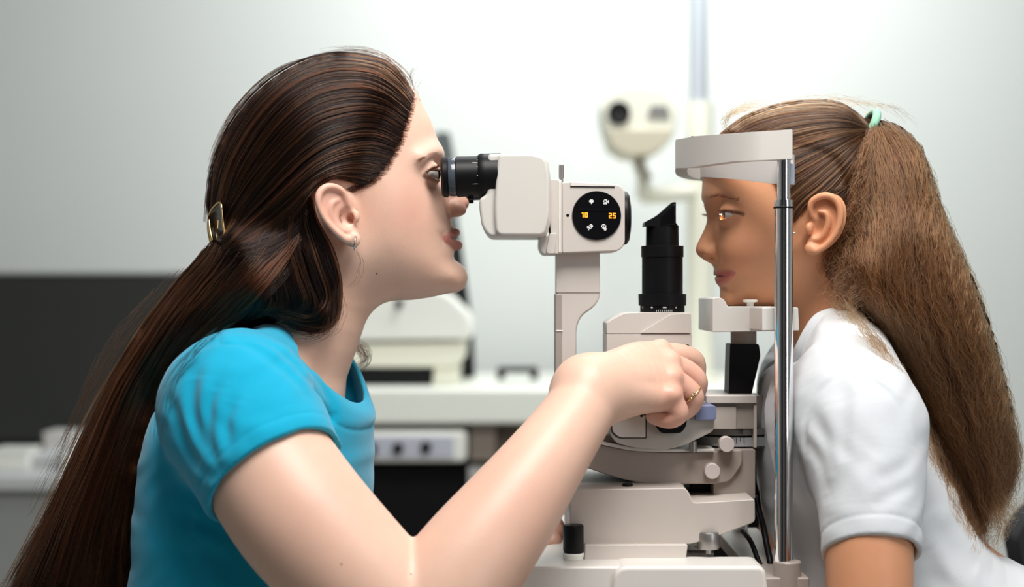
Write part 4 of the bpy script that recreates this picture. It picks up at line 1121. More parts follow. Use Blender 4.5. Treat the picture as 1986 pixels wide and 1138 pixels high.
# folds
def px3(F, pts, lift=0): return [F.on(a, b, lift) for a, b in pts]
folds = [([(402, 880), (380, 830), (372, 780), (378, 730)], .004, .007), ([(420, 900), (405, 850), (404, 800), (415, 755)], .003, .006),
         ([(390, 905), (362, 870), (345, 820), (330, 780)], .0045, .008), ([(560, 668), (600, 705), (630, 745), (650, 800)], .0035, .007),
         ([(520, 665), (570, 700), (610, 745), (640, 810), (648, 850)], .003, .007), ([(400, 930), (430, 915), (470, 900)], .002, .006),
         ([(470, 660), (520, 690), (560, 720), (590, 760)], .0022, .008), ([(440, 870), (436, 820), (450, 780)], .002, .006),
         ([(300, 1020), (350, 1005), (400, 1010), (440, 1040)], .003, .009), ([(290, 960), (330, 930), (370, 925)], .003, .009),
         ([(330, 1090), (390, 1070), (450, 1085)], .003, .010), ([(460, 1050), (500, 1090), (540, 1130)], .002, .008),
         ([(350, 700), (400, 670), (450, 662), (500, 672)], .002, .006)]
F2 = Field(); F2.ops = list(T_.ops)
for pts, d, w in folds:
    Q3 = px3(F2, pts)
    d *= 1.5
    T_.groove(Q3, d, w); T_.groove([q + np.array([.010, 0, .002]) for q in Q3], -d * .6, w)
# side seam line and neckline, sleeve seams
seam = px3(F2, [(408, 990), (380, 1040), (350, 1090), (325, 1137)])
T_.groove(seam, .0012, .0016, taper=False)
sl_seam = px3(F2, [(500, 628), (470, 660), (452, 700)])
# sleeve hem
ax = np.array(V(600, 1018, -.212)) - np.array(V(500, 868, -.185)); ax /= np.linalg.norm(ax)
hn = ax + np.array([0, -.16, 0]); hn /= np.linalg.norm(hn)
hp = np.array(V(534, 921, -.2))
arm_zone = chain([V(440, 760, -.2), V(545, 945, -.2), V(640, 1060, -.212)], .078, 3)
def hem_cut(P):
    return np.maximum(-((P - hp) @ hn), arm_zone[0](P))
T_.sub((hem_cut, arm_zone[1], arm_zone[2]), k=.001)
inner = chain([V(462, 800, -.160), V(500, 868, -.185), V(545, 945, -.2), V(600, 1018, -.212)], [.060, .0590, .0588, .0588], 8)
T_.sub((lambda P: np.maximum(inner[0](P), -((P - hp) @ hn) - .012), inner[1], inner[2]), k=.001)
def hem_line(P):
    t = (P - hp) @ hn
    return np.where(arm_zone[0](P) < 0, .0007 * np.exp(-((t + .0135) / .0013) ** 2) - .0005 * np.exp(-((t + .006) / .005) ** 2), 0)
T_.disp((hem_line, arm_zone[1], arm_zone[2]))
# neck opening
neckpoly = [(470, 600), (528, 618), (560, 654), (600, 700), (640, 754), (666, 794), (688, 816), (708, 822), (745, 822), (780, 560), (500, 540)]
nf = slab(FT, neckpoly, .128, yref=-.055)
nring = slab(FT, neckpoly, .30, yref=-.055)
T_.disp((lambda P: -.0012 * np.exp(-((nring[0](P) - .0065) / .0045) ** 2) + .0010 * np.exp(-((nring[0](P) - .0135) / .0011) ** 2), nf[1], nf[2]))
T_.sub(nf, k=.004)
cav = inflate(FT, [(560, 620), (600, 560), (720, 600), (740, 800), (690, 850), (650, 850), (600, 760)], .085, .03)
T_.sub((lambda P: np.maximum(tors[0](P) + .0075, cav[0](P)), cav[1], cav[2]), k=.005)
T_.disp((lambda P: .0009 * np.sin(P[:, 0] * 95 + 3 * np.sin(P[:, 2] * 60)) * np.sin(P[:, 2] * 70 + 2 * np.sin(P[:, 0] * 50)) ** 2, None, None))
Pt, Qt = mesh_field(T_, (-.42, -.30, .55), (-.10, .28, 1.07), .0016 * QK)
print('shirt', len(Pt), round(__import__('time').time() - T0, 1))
SHIRT = mesh_obj('t_shirt', Pt, Qt, M_TEAL, WOMAN)
# thin stitches along the side seam
# ------------------------------------------------------------------ her hair
def hair_mat(name, color, rough=.3, rr=.35, random_c=.15, coat=0.0, ior=1.45):
    m = bpy.data.materials.new(name); m.use_nodes = True; nt = m.node_tree; nt.nodes.clear()
    o = nt.nodes.new('ShaderNodeOutputMaterial'); h = nt.nodes.new('ShaderNodeBsdfHairPrincipled')
    h.model = 'CHIANG'; h.parametrization = 'COLOR'
    h.inputs['Color'].default_value = (*color, 1)
    h.inputs['Roughness'].default_value = rough; h.inputs['Radial Roughness'].default_value = rr
    h.inputs['Random Roughness'].default_value = .2; h.inputs['IOR'].default_value = ior
    if coat: h.inputs['Coat'].default_value = coat
    hi = nt.nodes.new('ShaderNodeHairInfo'); mr = nt.nodes.new('ShaderNodeMapRange')
    mr.inputs['To Min'].default_value = 1 - random_c * 2.2; mr.inputs['To Max'].default_value = 1 + random_c * 2.6
    mx = nt.nodes.new('ShaderNodeMix'); mx.data_type = 'RGBA'; mx.blend_type = 'MULTIPLY'; mx.inputs['Factor'].default_value = 1
    mx.inputs['A'].default_value = (*color, 1)
    nt.links.new(hi.outputs['Random'], mr.inputs['Value']); nt.links.new(mr.outputs['Result'], mx.inputs['B'])
    nt.links.new(mx.outputs['Result'], h.inputs['Color'])
    nt.links.new(h.outputs[0], o.inputs['Surface'])
    return m
HN = 1.0
M_HAIR_W = hair_mat('dark_brown_hair', (0.010, 0.0034, 0.0019), .22, .3, .30, ior=1.33)
M_HAIR_W2 = hair_mat('chestnut_lit_hair', (0.072, 0.019, 0.0065), .24, .3, .30, ior=1.38)  # red-brown of dark hair where it is lit, put into strand colour
M_HAIR_WS = mat('dark_brown_hair_mass', (0.006, 0.0025, 0.0016), rough=.9, spec=.05, noise=.3, nscale=60)
cap = inflate(FH, hair_outline, [(800, 230, .063), (700, 200, .072), (600, 250, .079), (600, 400, .080), (480, 300, .073), (760, 350, .069), (680, 480, .070)], .082, soft=.2)
region = slab(FH, [(812, 185), (798, 212), (790, 242), (778, 276), (762, 308), (744, 334), (722, 352), (698, 362), (676, 362), (654, 352), (626, 352), (608, 370), (605, 395), (612, 425), (628, 455), (645, 485), (652, 520), (560, 600), (380, 620), (340, 380), (400, 160), (620, 60), (780, 100)], .5, smooth=3, yref=-.06)
WH = Field()
WH.add(cap, k=0)
WH.inter(region[0], k=.006)
mass = inflate(FH, [(606, 385), (624, 440), (648, 490), (656, 530), (655, 565), (662, 596), (654, 628), (625, 644), (580, 636), (530, 614), (480, 612), (440, 560), (425, 480), (460, 400), (540, 370)], .069, .03, yref=-.04)
WH.add(mass, k=.006)
WH.add(inflate(ID, [(470, 430), (400, 484), (348, 545), (302, 606), (264, 662), (228, 718), (194, 782), (164, 846), (130, 922), (96, 995), (56, 1070), (14, 1150), (-40, 1260), (256, 1260), (256, 1000), (262, 900), (274, 830), (288, 770), (312, 718), (356, 690), (420, 668), (520, 645), (580, 600), (560, 470)],
               [(500, 480, .066), (420, 580, .055), (320, 720, .05), (230, 900, .045), (150, 1100, .045)], .045, yc=-.03), k=.02)
# strand-wise lobes so the mass is not glass smooth
WH.disp((lambda P: .0030 + .0010 * np.sin((P[:, 0] * .6 + P[:, 2]) * 420 + 4 * np.sin(P[:, 0] * 40)), None, None))
Ph, Qh = mesh_field(WH, (-.56, -.14, .66), (-.08, .14, 1.31), .0028)
print('hair', len(Ph), round(__import__('time').time() - T0, 1))
HAIR = mesh_obj('hair', Ph, Qh, M_HAIR_WS, WOMAN)
BOTH = Field(); BOTH.ops = list(WH.ops[:-1]) + [op for op in W_.ops[:3]]
dmW = DepthMap(BOTH, -80, 840, 90, 1200, 8, fill=-.006, blur=1)
SH = Field(); SH.ops = list(WH.ops[:-1]) + W_.ops[:3] + T_.ops[:4]
dmWS = DepthMap(BOTH, -80, 840, 90, 1200, 8, fill=-.03, blur=6)
capG = [[(803, 184), (776, 146), (740, 116), (640, 105), (540, 145), (460, 222), (414, 318), (404, 425)],
        [(800, 196), (770, 160), (720, 130), (630, 128), (545, 168), (474, 250), (430, 345), (414, 440)],
        [(796, 214), (755, 180), (700, 160), (620, 170), (548, 218), (488, 295), (446, 375), (422, 450)],
        [(790, 240), (745, 210), (690, 205), (615, 225), (555, 275), (500, 340), (456, 405), (426, 462)],
        [(778, 276), (730, 255), (675, 258), (612, 285), (558, 330), (508, 382), (462, 430), (430, 472)],
        [(760, 308), (715, 298), (665, 305), (610, 330), (562, 372), (515, 412), (468, 450), (434, 480)],
        [(738, 336), (695, 330), (655, 334), (612, 355), (568, 400), (520, 440), (475, 466), (438, 486)],
        [(706, 360), (670, 350), (640, 346), (606, 372), (572, 420), (530, 458), (482, 480), (442, 492)]]
backG = [[(606, 372), (612, 420), (640, 478), (656, 530), (658, 585), (650, 622), (612, 642), (560, 630)],
         [(596, 385), (604, 440), (626, 500), (645, 555), (646, 600), (615, 628), (570, 622), (530, 605)],
         [(580, 400), (582, 460), (602, 530), (622, 585), (600, 615), (556, 612), (520, 596)],
         [(556, 420), (548, 480), (560, 540), (575, 590), (545, 605), (500, 600)],
         [(530, 440), (510, 490), (505, 550), (500, 600), (470, 620)],
         [(500, 460), (470, 510), (450, 570), (430, 625), (400, 650)]]
fallG = [[(412, 470), (384, 505), (345, 548), (300, 608), (262, 664), (226, 722), (192, 786), (162, 850), (128, 924), (94, 998), (54, 1074), (0, 1170)],
         [(424, 476), (400, 515), (362, 560), (318, 620), (276, 682), (240, 745), (208, 812), (180, 880), (146, 960), (110, 1040), (60, 1180)],
         [(445, 478), (420, 520), (380, 570), (335, 630), (294, 695), (256, 765), (226, 840), (198, 920), (166, 1010), (120, 1190)],
         [(475, 472), (440, 530), (395, 585), (345, 645), (304, 712), (268, 790), (238, 870), (212, 960), (190, 1060), (168, 1190)],
         [(510, 460), (470, 530), (420, 595), (362, 655), (314, 725), (280, 805), (252, 895), (234, 990), (218, 1080), (208, 1190)],
         [(545, 445), (505, 530), (450, 600), (384, 662), (326, 728), (290, 810), (266, 900), (252, 1000), (246, 1190)],
         [(575, 430), (535, 530), (480, 600), (410, 645), (340, 705), (298, 775), (274, 860), (262, 960), (256, 1190)]]
S = flow(capG, int(5200 * HN), 30, dmW, jitter=4, lift=(0, .002), mirror=FH, mfrac=.22, ends=.04, bundle=14, bw=.03, cl_lift=.003, wave=.8, wfreq=.7)
S += flow(backG, int(2200 * HN), 26, dmW, jitter=5, wave=2, wfreq=1.3, lift=(0, .004), mirror=FH, mfrac=.2, ends=.1, bundle=18, bw=.06, cl_lift=.006, clump=.8)
S += flow(fallG, int(4200 * HN), 40, dmWS, jitter=6, wave=3, wfreq=1.3, lift=(0, .004), ends=.08, bundle=18, bw=.06, cl_lift=.009, clump=.85)
S += flow([[(600, 400), (560, 440), (500, 470), (430, 490), (380, 530)], [(596, 430), (560, 480), (500, 520), (430, 560), (370, 620)], [(590, 460), (560, 530), (510, 580), (440, 630), (380, 680)]], 1800, 26, dmW, jitter=6, wave=2, wfreq=1, lift=(0, .004), ends=.15, bundle=16, bw=.06, cl_lift=.006, clump=.8)
strands_obj('hair_strands', S, .00020, M_HAIR_W, HAIR)
S = flow(capG, int(800 * HN), 30, dmW, jitter=4, lift=(0.001, .004), ends=.25, bundle=7, bw=.02, cl_lift=.002)
S += flow(backG, int(300 * HN), 26, dmW, jitter=5, wave=2, wfreq=1.3, lift=(0, .006), ends=.2, bundle=9, bw=.04, cl_lift=.006, clump=.8)
S += flow(fallG, int(3000 * HN), 40, dmWS, jitter=7, wave=3.5, wfreq=1.4, lift=(.001, .005), ends=.15, bundle=10, bw=.05, cl_lift=.010, clump=.8)
S += flow([[(560, 470), (480, 545), (400, 610), (330, 690)], [(590, 450), (530, 540), (470, 600), (410, 640)], [(460, 480), (400, 545), (340, 610), (290, 690)]], 900, 26, dmWS, jitter=7, wave=3, wfreq=1.2, lift=(.002, .006), ends=.3, bundle=10, bw=.06, cl_lift=.009, clump=.8)
strands_obj('chestnut_lit_strands', S, .00019, M_HAIR_W2, HAIR)
S = []
for k in range(420):
    u = RNG.uniform(0, 1); hl = np.array([(802, 188), (798, 212), (790, 242), (778, 276), (762, 308), (744, 334), (722, 352), (698, 362)], float)
    q = u * 7; a = min(int(q), 6); p = hl[a] * (1 - q + a) + hl[a + 1] * (q - a)
    d = np.array([-22, -6 + 14 * u]) * RNG.uniform(.7, 1.5); st = p + np.array([RNG.uniform(2, 9), RNG.normal(0, 3)])
    S += flow([[tuple(st), tuple(st + d * .5 + RNG.normal(0, 1, 2)), tuple(st + d), tuple(st + d * 1.8 + [0, 6])]], 1, 8, dmW, jitter=.5, lift=(.0004, .0016), ends=.05)
strands_obj('hairline_strands', S, .00009, M_HAIR_W, HAIR, taper=.6)
# loose strands: halo on the crown, along the fall, over the sleeve, below the ear, far side curl
L = []
L += flow([[(805, 200), (812, 178), (790, 130), (745, 98), (690, 92)], [(800, 182), (782, 140), (745, 108), (660, 96), (580, 112)]], 26, 24, None and dmW, jitter=5, wave=3, wfreq=1, ends=.4) if False else []
def loose(guides, n, ydepth, jitter=5, wave=3, wfreq=1.5, ends=.3, npt=24):
    G = [[(p[0], p[1], ydepth) for p in g] for g in guides]
    return flow(G, n, npt, None, jitter=jitter, wave=wave, wfreq=wfreq, lift=(-.012, .012), ends=ends)
L += loose([[(806, 190), (796, 150), (760, 116), (715, 98), (650, 96)], [(800, 182), (775, 140), (735, 108), (660, 98), (580, 118)]], 34, -.005, 5, 2, 1)
L += loose([[(820, 200), (812, 170), (830, 150)], [(800, 176), (790, 140), (800, 120)]], 8, -.01, 4, 2, 1)
L += loose([[(640, 104), (560, 125), (500, 165), (445, 230), (405, 320)], [(600, 108), (530, 138), (470, 190), (420, 270), (396, 360)]], 24, -.005, 3, 2, 1)
L += loose([[(370, 510), (300, 590), (225, 680), (150, 820), (80, 980)], [(345, 520), (262, 600), (190, 700), (125, 850), (40, 1020)]], 60, -.03, 9, 8, 2, .5)
L += loose([[(470, 610), (410, 650), (350, 700), (318, 760), (300, 850)], [(420, 640), (370, 690), (330, 750), (312, 820), (300, 880)]], 34, -.20, 9, 4, 1.5, .4)
L += loose([[(655, 500), (662, 550), (668, 600), (650, 640), (610, 665)], [(640, 600), (630, 640), (600, 660), (560, 652)]], 36, -.075, 6, 5, 1.3, .3)
L += loose([[(690, 480), (700, 510), (690, 545), (668, 560)]], 3, -.075, 4, 2, 1, .2)
L += loose([[(640, 560), (672, 640), (706, 668), (716, 696), (700, 716), (690, 700)], [(620, 600), (664, 668), (690, 680), (702, 700), (676, 712)]], 90, .065, 6, 5, 1.4, .25)
strands_obj('loose_strands', L, .00013, M_HAIR_W, HAIR, taper=.5)
# brows and lashes
def hairs(name, pts_px, F, n, ln, direction, radius, m, parent, lift=.0006, spreadpx=3, side=None):
    out = []
    for i in range(n):
        t = RNG.uniform(0, len(pts_px) - 1); a = min(int(t), len(pts_px) - 2); f = t - a
        px = pts_px[a][0] * (1 - f) + pts_px[a + 1][0] * f + RNG.normal(0, 1); py = pts_px[a][1] * (1 - f) + pts_px[a + 1][1] * f + RNG.normal(0, spreadpx * .5)
        p = F.on(px, py, lift); d = np.array(direction(f, t)) if callable(direction) else np.array(direction)
        d = d / np.linalg.norm(d) + RNG.normal(0, .12, 3); l = ln * RNG.uniform(.7, 1.2)
        q = np.linspace(0, 1, 6)[:, None]
        out.append(p + d * q * l + np.array([0, -.3, -.35]) * (q ** 2) * l * .4)
    if side is not None: out += [side.mirror(o) for o in out]
    return strands_obj(name, out, radius, m, parent)
M_BROW = hair_mat('brow_hair', (0.03, .012, .007), .4, .5, .1)
hairs('eyebrow', [(850, 297), (844, 296), (834, 300), (824, 306), (815, 313)], W_, 110, .005, (-1, -.3, .02), .00010, M_BROW, WOMAN, side=FH)
hairs('eyelashes', [(842, 328), (834, 330), (826, 336)], W_, 130, .009, (.8, -.6, .5), .00016, M_BROW, WOMAN, lift=.002, spreadpx=1, side=FH)
hairs('eyelashes', [(842, 347), (834, 347), (827, 343)], W_, 70, .005, (.7, -.7, -.4), .00013, M_BROW, WOMAN, lift=.0015, spreadpx=1, side=FH)

# clip, earring, ring
clipf = [(433, 395), (437, 420), (442, 450), (445, 472), (440, 482), (430, 487), (415, 484), (402, 463), (395, 440), (398, 418), (412, 404)]
CLIP = prism('hair_clip', clipf, -.0015, .0015, M_BLACKG, WOMAN, r=6, bevel=.0008, yref=-.05)
def ybend(x):
    p_ = W_PX / 2 + F_PX * x / 1.55
    return float(np.interp(p_, [394, 402, 415, 430, 446], [-.020, -.034, -.046, -.058, -.069]))
_w0 = sum((p.location for p in (WOMAN,)), Vector((0, 0, 0)))
for v_ in CLIP.data.vertices: v_.co.y += ybend(v_.co.x) - .003
def clip_pt(px, py, off=0):
    v = V(px, py, -.05); return (v[0], ybend(v[0]) + off - .002, v[2])
tube('gold_rim', [clip_pt(a, b, -.003) for a, b in [(433, 395), (438, 425), (443, 455), (445, 476), (436, 486), (418, 485), (404, 466), (397, 440), (400, 416), (414, 402)]], .0011, M_GOLD, CLIP, closed=True, smooth_n=4)
tube('spring', [clip_pt(402, 425, -.005), clip_pt(406, 445, -.007), clip_pt(412, 468, -.005)], .0016, M_GOLD, CLIP)
tube('spring', [clip_pt(396, 428, -.005), clip_pt(399, 447, -.007), clip_pt(406, 470, -.005)], .001, M_GOLD, CLIP)
pe = W_.on(689, 462)
hoop = []
for k in range(16):
    th = math.pi * 2 * k / 16
    hoop.append((pe[0] + .0016 * math.sin(th) * .3, pe[1] + .0022 - .0062 * math.cos(th) * 1.0, pe[2] - .0045 + .0064 * math.sin(th)))
tube('hoop_earring', hoop, .0009, M_SILVER, WOMAN, closed=True, smooth_n=3)
ra, rb = np.array(V(1326, 748, -.093)), np.array(V(1344, 768, -.091)); rd = (rb - ra) / np.linalg.norm(rb - ra)
rc = ra + (rb - ra) * .80; u = np.cross(rd, [0, 1, 0]); u /= np.linalg.norm(u); w = np.cross(rd, u)
tube('finger_ring', [rc + (u * math.cos(t) + w * math.sin(t)) * .0108 for t in np.linspace(0, 2 * math.pi, 20, endpoint=False)], .0008, M_GOLD, WOMAN, closed=True, smooth_n=3)
for t in (-.15, 0.25, .6):
    pass
pr2 = W_.on(1340, 771, .0012)
for dx, dy, r_ in ((0, 0, .0017), (4, -5, .0011), (8, -11, .0009)):
    q = W_.on(1339 + dx, 772 + dy, .0006)
    lathe('ring_bead', q + np.array([0, r_, 0]), (0, -1, 0), [(0, .0004), (r_ * .3, r_ * .8), (r_, r_), (r_ * 1.7, r_ * .8), (r_ * 2, .0003)], M_GOLD, WOMAN, seg=16)
# ------------------------------------------------------------------ the girl
M_SKIN_G = mat('skin_tan', (0.45, 0.22, 0.13), rough=0.45, spec=0.4, sss=0.25, sscale=.005, noise=.05, nscale=45, bump=.2, bscale=1100, vcol='tint')
M_SHIRT = mat('white_jersey', (0.66, 0.685, 0.715), rough=0.85, spec=0.2, sheen=.2, noise=.02, nscale=300, bump=.35, bscale=1500)
GIRL = thing('girl', 'girl with a long frizzy ponytail and white polo shirt chin on the rest', 'person', V(1700, 1138, 0))
GH = Frame(1560, 400, 0, 4)
GT = Frame(1640, 900, 0, 0)
ghair = [(1398, 262), (1420, 240), (1450, 222), (1500, 204), (1560, 194), (1615, 196), (1652, 212), (1680, 240), (1705, 290), (1716, 360), (1708, 430), (1680, 490), (1620, 520), (1560, 480), (1520, 380), (1430, 330)]
gskull = [(1384, 304), (1396, 276), (1424, 248), (1455, 232), (1503, 214), (1560, 204), (1612, 206), (1646, 221), (1672, 248), (1694, 295), (1705, 360), (1697, 430), (1670, 485), (1600, 520), (1480, 470), (1390, 380)]
gface = [(1384, 292), (1371, 320), (1366, 343), (1364, 365), (1363, 383), (1367, 393), (1373, 405), (1378, 426), (1378, 446), (1378, 466), (1379, 490), (1382, 506), (1386, 518), (1389, 530), (1392, 540), (1395, 550), (1399, 560), (1404, 566), (1408, 575), (1414, 586), (1424, 593), (1450, 598), (1500, 598), (1550, 580), (1590, 545), (1620, 500), (1640, 420), (1600, 300), (1500, 250), (1420, 262)]
G_ = Field()
G_.add(inflate(GH, gskull, [(1400, 320, .054), (1500, 250, .062), (1600, 300, .067), (1600, 420, .066), (1680, 350, .060), (1480, 420, .062)], .070, soft=.2), k=0)
G_.add(inflate(GH, gface, [(1390, 340, .054), (1400, 420, .052), (1450, 440, .061), (1530, 440, .066), (1600, 460, .062), (1420, 520, .047), (1470, 530, .056), (1415, 580, .028), (1460, 585, .038), (1530, 560, .050)], .046, p=2.2, soft=.25), k=.010)
G_.add(chain([GH.at(1600, 500, 0), V(1612, 600, 0), V(1640, 690, .0), V(1680, 780, 0)], [.044, .043, .047, .06], 5), k=.025)
G_.add(ell(GH.at(1412, 578, 0), (.007, .013, .008)), k=.010)
G_.add(ell(GH.at(1440, 490, -.036), (.015, .014, .014)), k=.02, sym=GH)
gnose = [(1368, 398), (1372, 412), (1373, 424), (1369, 438), (1361, 455), (1353, 471), (1350, 480), (1350, 488), (1354, 495), (1360, 500), (1368, 505), (1378, 509), (1394, 506), (1402, 480), (1396, 440), (1386, 410)]
G_.add(inflate(GH, gnose, [(1372, 415, .0080), (1364, 450, .0075), (1354, 482, .009), (1372, 500, .0075), (1395, 450, .015)], .009, p=2), k=.006)
G_.add(ell(GH.at(1382, 488, -.0105), (.0085, .0058, .0065)), k=.005, sym=GH)
G_.sub(ell(GH.at(1373, 499.5, -.0105), (.0056, .0050, .0030), (0, .15, 0)), k=.0015, sym=GH)
G_.groove([GH.at(1392, 478, -.0155), GH.at(1394, 492, -.018), GH.at(1388, 504, -.016)], .0026, .0028, sym=GH)
glU = [LP(G_, GH, 1423, 527.5, .0008), LP(G_, GH, 1411, 530, .0008), GH.at(1398, 530.5, -.010), GH.at(1392.5, 532, 0)]
glL = [LP(G_, GH, 1421, 530, .0008), LP(G_, GH, 1411, 538, .0012), GH.at(1401, 543.0, -.0075), GH.at(1398, 544.5, 0)]
G_.add(chain(glU, [.0008, .0021, .0028, .0030], 4), k=.004, sym=GH)
G_.add(chain(glL, [.0008, .0026, .0036, .0040], 4), k=.004, sym=GH)
G_.sub(chain([LP(G_, GH, 1426, 527, -.0003), LP(G_, GH, 1411, 532.5, -.001), GH.at(1396, 534.5, -.010), GH.at(1386, 535, 0)], [.0005, .0009, .001, .0013], 4), k=.0015, sym=GH)
G_.groove([GH.at(1424, 517, -.034), GH.at(1428, 527, -.032), GH.at(1425, 536, -.032)], .0014, .003, sym=GH)
G_.groove([GH.at(1408, 556, -.014), GH.at(1405, 557, 0), GH.at(1408, 556, .014)], .0016, .004)
EG = GH.at(1420, 417, -.0300)
G_.sub(ell(GH.at(1396, 412, -.033), (.010, .015, .009)), k=.012, sym=GH)
G_.add(ell(EG, (.0134, .0132, .0128)), k=.005, sym=GH)
G_.sub(ell(EG + np.array([-.0098, -.003, -.0004]), (.0125, .0135, .0031), (0, -.04, 0)), k=.0015, sym=GH)
G_.groove([GH.at(1392, 402, -.03), GH.at(1406, 400, -.042), GH.at(1424, 403, -.046)], .0012, .0022, sym=GH)
EARG = [(1572, 384), (1590, 377), (1610, 376), (1626, 386), (1634, 408), (1632, 436), (1622, 460), (1605, 480), (1584, 492), (1568, 492), (1560, 484), (1566, 466), (1570, 444), (1566, 415), (1566, 395)]
G_.add(ell(GH.at(1590, 434, -.056), (.014, .012, .020)), k=.008, sym=GH)
G_.add(inflate(GH, EARG, .0026, .004, yc=-.066, ytilt=(1565, -.066, 1635, -.080)), k=.003, sym=GH)
hel = [(1580, 428, -.070), (1572, 410, -.072), (1574, 392, -.074), (1590, 381, -.077), (1608, 380, -.080), (1623, 390, -.082), (1630, 410, -.083), (1627, 436, -.0825), (1617, 458, -.081), (1600, 477, -.078), (1582, 487, -.075)]
G_.add(chain([GH.at(*p) for p in hel], [.002, .0026, .003, .0032, .0033, .0033, .0032, .003, .0028, .003, .0034], 4), k=.002, sym=GH)
G_.add(ell(GH.at(1573, 482, -.071), (.0062, .004, .006)), k=.004, sym=GH)
G_.sub(ell(GH.at(1583, 446, -.075), (.0085, .0062, .010), (0, .3, 0)), k=.003, sym=GH)
G_.sub(chain([GH.at(*p) for p in [(1590, 398, -.082), (1606, 396, -.084), (1617, 406, -.086), (1618, 424, -.086), (1608, 448, -.084)]], [.003, .0036, .003, .0026, .002], 3), k=.002, sym=GH)
G_.add(chain([GH.at(*p) for p in [(1590, 410, -.0755), (1602, 414, -.0775), (1606, 430, -.0775), (1600, 450, -.0755), (1590, 462, -.073), (1578, 464, -.0715)]], [.002, .0026, .0028, .0028, .0028, .0025], 4), k=.002, sym=GH)
G_.add(ell(GH.at(1569, 443, -.0700), (.0036, .0034, .0058)), k=.0025, sym=GH)
G_.groove([V(1545, 640, -.045), V(1575, 610, -.05), V(1600, 575, -.05)], .0016, .004)
# body under the shirt and the near arm
G_.add(inflate(GT, [(1560, 720), (1510, 760), (1490, 820), (1490, 1000), (1520, 1260), (2060, 1260), (2000, 1120), (1900, 1040), (1820, 900), (1740, 760), (1660, 680), (1600, 690)], .095, .08), k=.03)
for s in (-1, 1):
    off = 0 if s < 0 else 1
    pts = [(1655, 815, -.125), (1672, 905, -.15), (1683, 985, -.168), (1686, 1080, -.182), (1684, 1200, -.195), (1660, 1300, -.19)]
    P3 = [np.array(V(*p)) for p in pts]
    if s > 0: P3 = [GT.mirror(p) for p in P3]
    G_.add(chain(P3, [.044, .0385, .037, .0372, .036, .033], 10), k=.02)
    f3 = [P3[-1], P3[-1] + np.array([-.10, -s * .05, -.02]), P3[-1] + np.array([-.19, -s * .09, -.01])]
    G_.add(chain(f3, [.033, .028, .021], 6), k=.01)
    w0 = f3[-1]
    for j in range(4):
        o = np.array([0, (j - 1.5) * .013, .0])
        G_.add(chain([w0 + o * .4, w0 + o + np.array([-.06, 0, -.004]), w0 + o + np.array([-.085, 0, -.014]), w0 + o + np.array([-.10 + .004 * abs(j - 1), 0, -.03])], [.013, .0085, .0078, .0068], 3), k=.003)
    G_.add(chain([w0, w0 + np.array([-.03, s * -.03, 0]), w0 + np.array([-.06, s * -.035, -.01])], [.013, .009, .0075], 3), k=.005)
skinG = (0.70, 0.34, 0.185)
glip = (0.48, 0.13, 0.115)
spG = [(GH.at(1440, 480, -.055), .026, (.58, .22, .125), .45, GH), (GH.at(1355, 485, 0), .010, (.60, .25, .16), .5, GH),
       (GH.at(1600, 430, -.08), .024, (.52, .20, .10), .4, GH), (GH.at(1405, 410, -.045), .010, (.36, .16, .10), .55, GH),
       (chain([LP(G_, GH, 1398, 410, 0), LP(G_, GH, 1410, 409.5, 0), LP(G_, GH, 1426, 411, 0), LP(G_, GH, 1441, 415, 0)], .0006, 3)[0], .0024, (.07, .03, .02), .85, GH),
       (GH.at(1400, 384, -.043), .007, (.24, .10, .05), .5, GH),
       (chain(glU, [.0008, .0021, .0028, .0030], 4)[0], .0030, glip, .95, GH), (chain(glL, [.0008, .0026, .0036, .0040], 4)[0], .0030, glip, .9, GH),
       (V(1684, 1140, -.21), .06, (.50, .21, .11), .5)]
Pg, Qg = mesh_field(G_, (.05, -.27, .60), (.56, .27, 1.27), HQ)
print('girl body', len(Pg), round(__import__('time').time() - T0, 1))
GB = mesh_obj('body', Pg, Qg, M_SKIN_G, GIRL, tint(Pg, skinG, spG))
for s in (1, -1):
    c = EG if s > 0 else GH.mirror(EG)
    eyeball('eye', c, .0119, (-1, -.22, .02), GIRL)
# the lamp's slit of light falling on her eye
sp_ = bpy.data.lights.new('slit_lamp_beam', 'SPOT'); sp_.energy = 1.6; sp_.color = (1.0, .62, .30); sp_.spot_size = math.radians(8.5); sp_.spot_blend = .25; sp_.shadow_soft_size = .0006
so = bpy.data.objects.new('slit_lamp_beam', sp_); scene.collection.objects.link(so)
so.location = V(1321, 408, -.018)
so.rotation_euler = (Vector(V(1412, 421, -.042)) - so.location).to_track_quat('-Z', 'Y').to_euler()

# ------------------------------------------------------------------ her shirt
S_ = Field()
gt = inflate(GT, [(1592, 604), (1560, 640), (1530, 690), (1490, 716), (1476, 735), (1474, 760), (1468, 800), (1467, 870), (1476, 940), (1490, 1050), (1505, 1280), (2130, 1280), (2060, 1160), (1990, 1100), (1900, 1050), (1840, 940), (1770, 780), (1700, 665), (1640, 606)],
             [(1560, 660, .062), (1540, 800, .095), (1650, 760, .105), (1520, 1000, .11), (1700, 1000, .115), (1900, 1150, .12)], .07, p=2.2)
S_.add(gt, k=0)
S_.add(chain([V(1632, 700, -.06), V(1650, 765, -.105), V(1668, 830, -.125)], [.045, .052, .056], 5), k=.03)
S_.add(chain([GT.mirror(V(1632, 700, -.06)), GT.mirror(V(1650, 765, -.105)), GT.mirror(V(1668, 830, -.125)), GT.mirror(V(1686, 1010, -.165))], [.045, .052, .056, .048], 5), k=.03)
S_.add(chain([V(1600, 720, -.06), V(1572, 800, -.092), V(1580, 900, -.100)], [.035, .040, .036], 5), k=.03)
gs = [V(1668, 830, -.125), V(1680, 910, -.148), V(1688, 985, -.166), V(1690, 1130, -.188)]
S_.add(chain(gs, [.056, .0515, .0450, .0415], 8), k=.016)
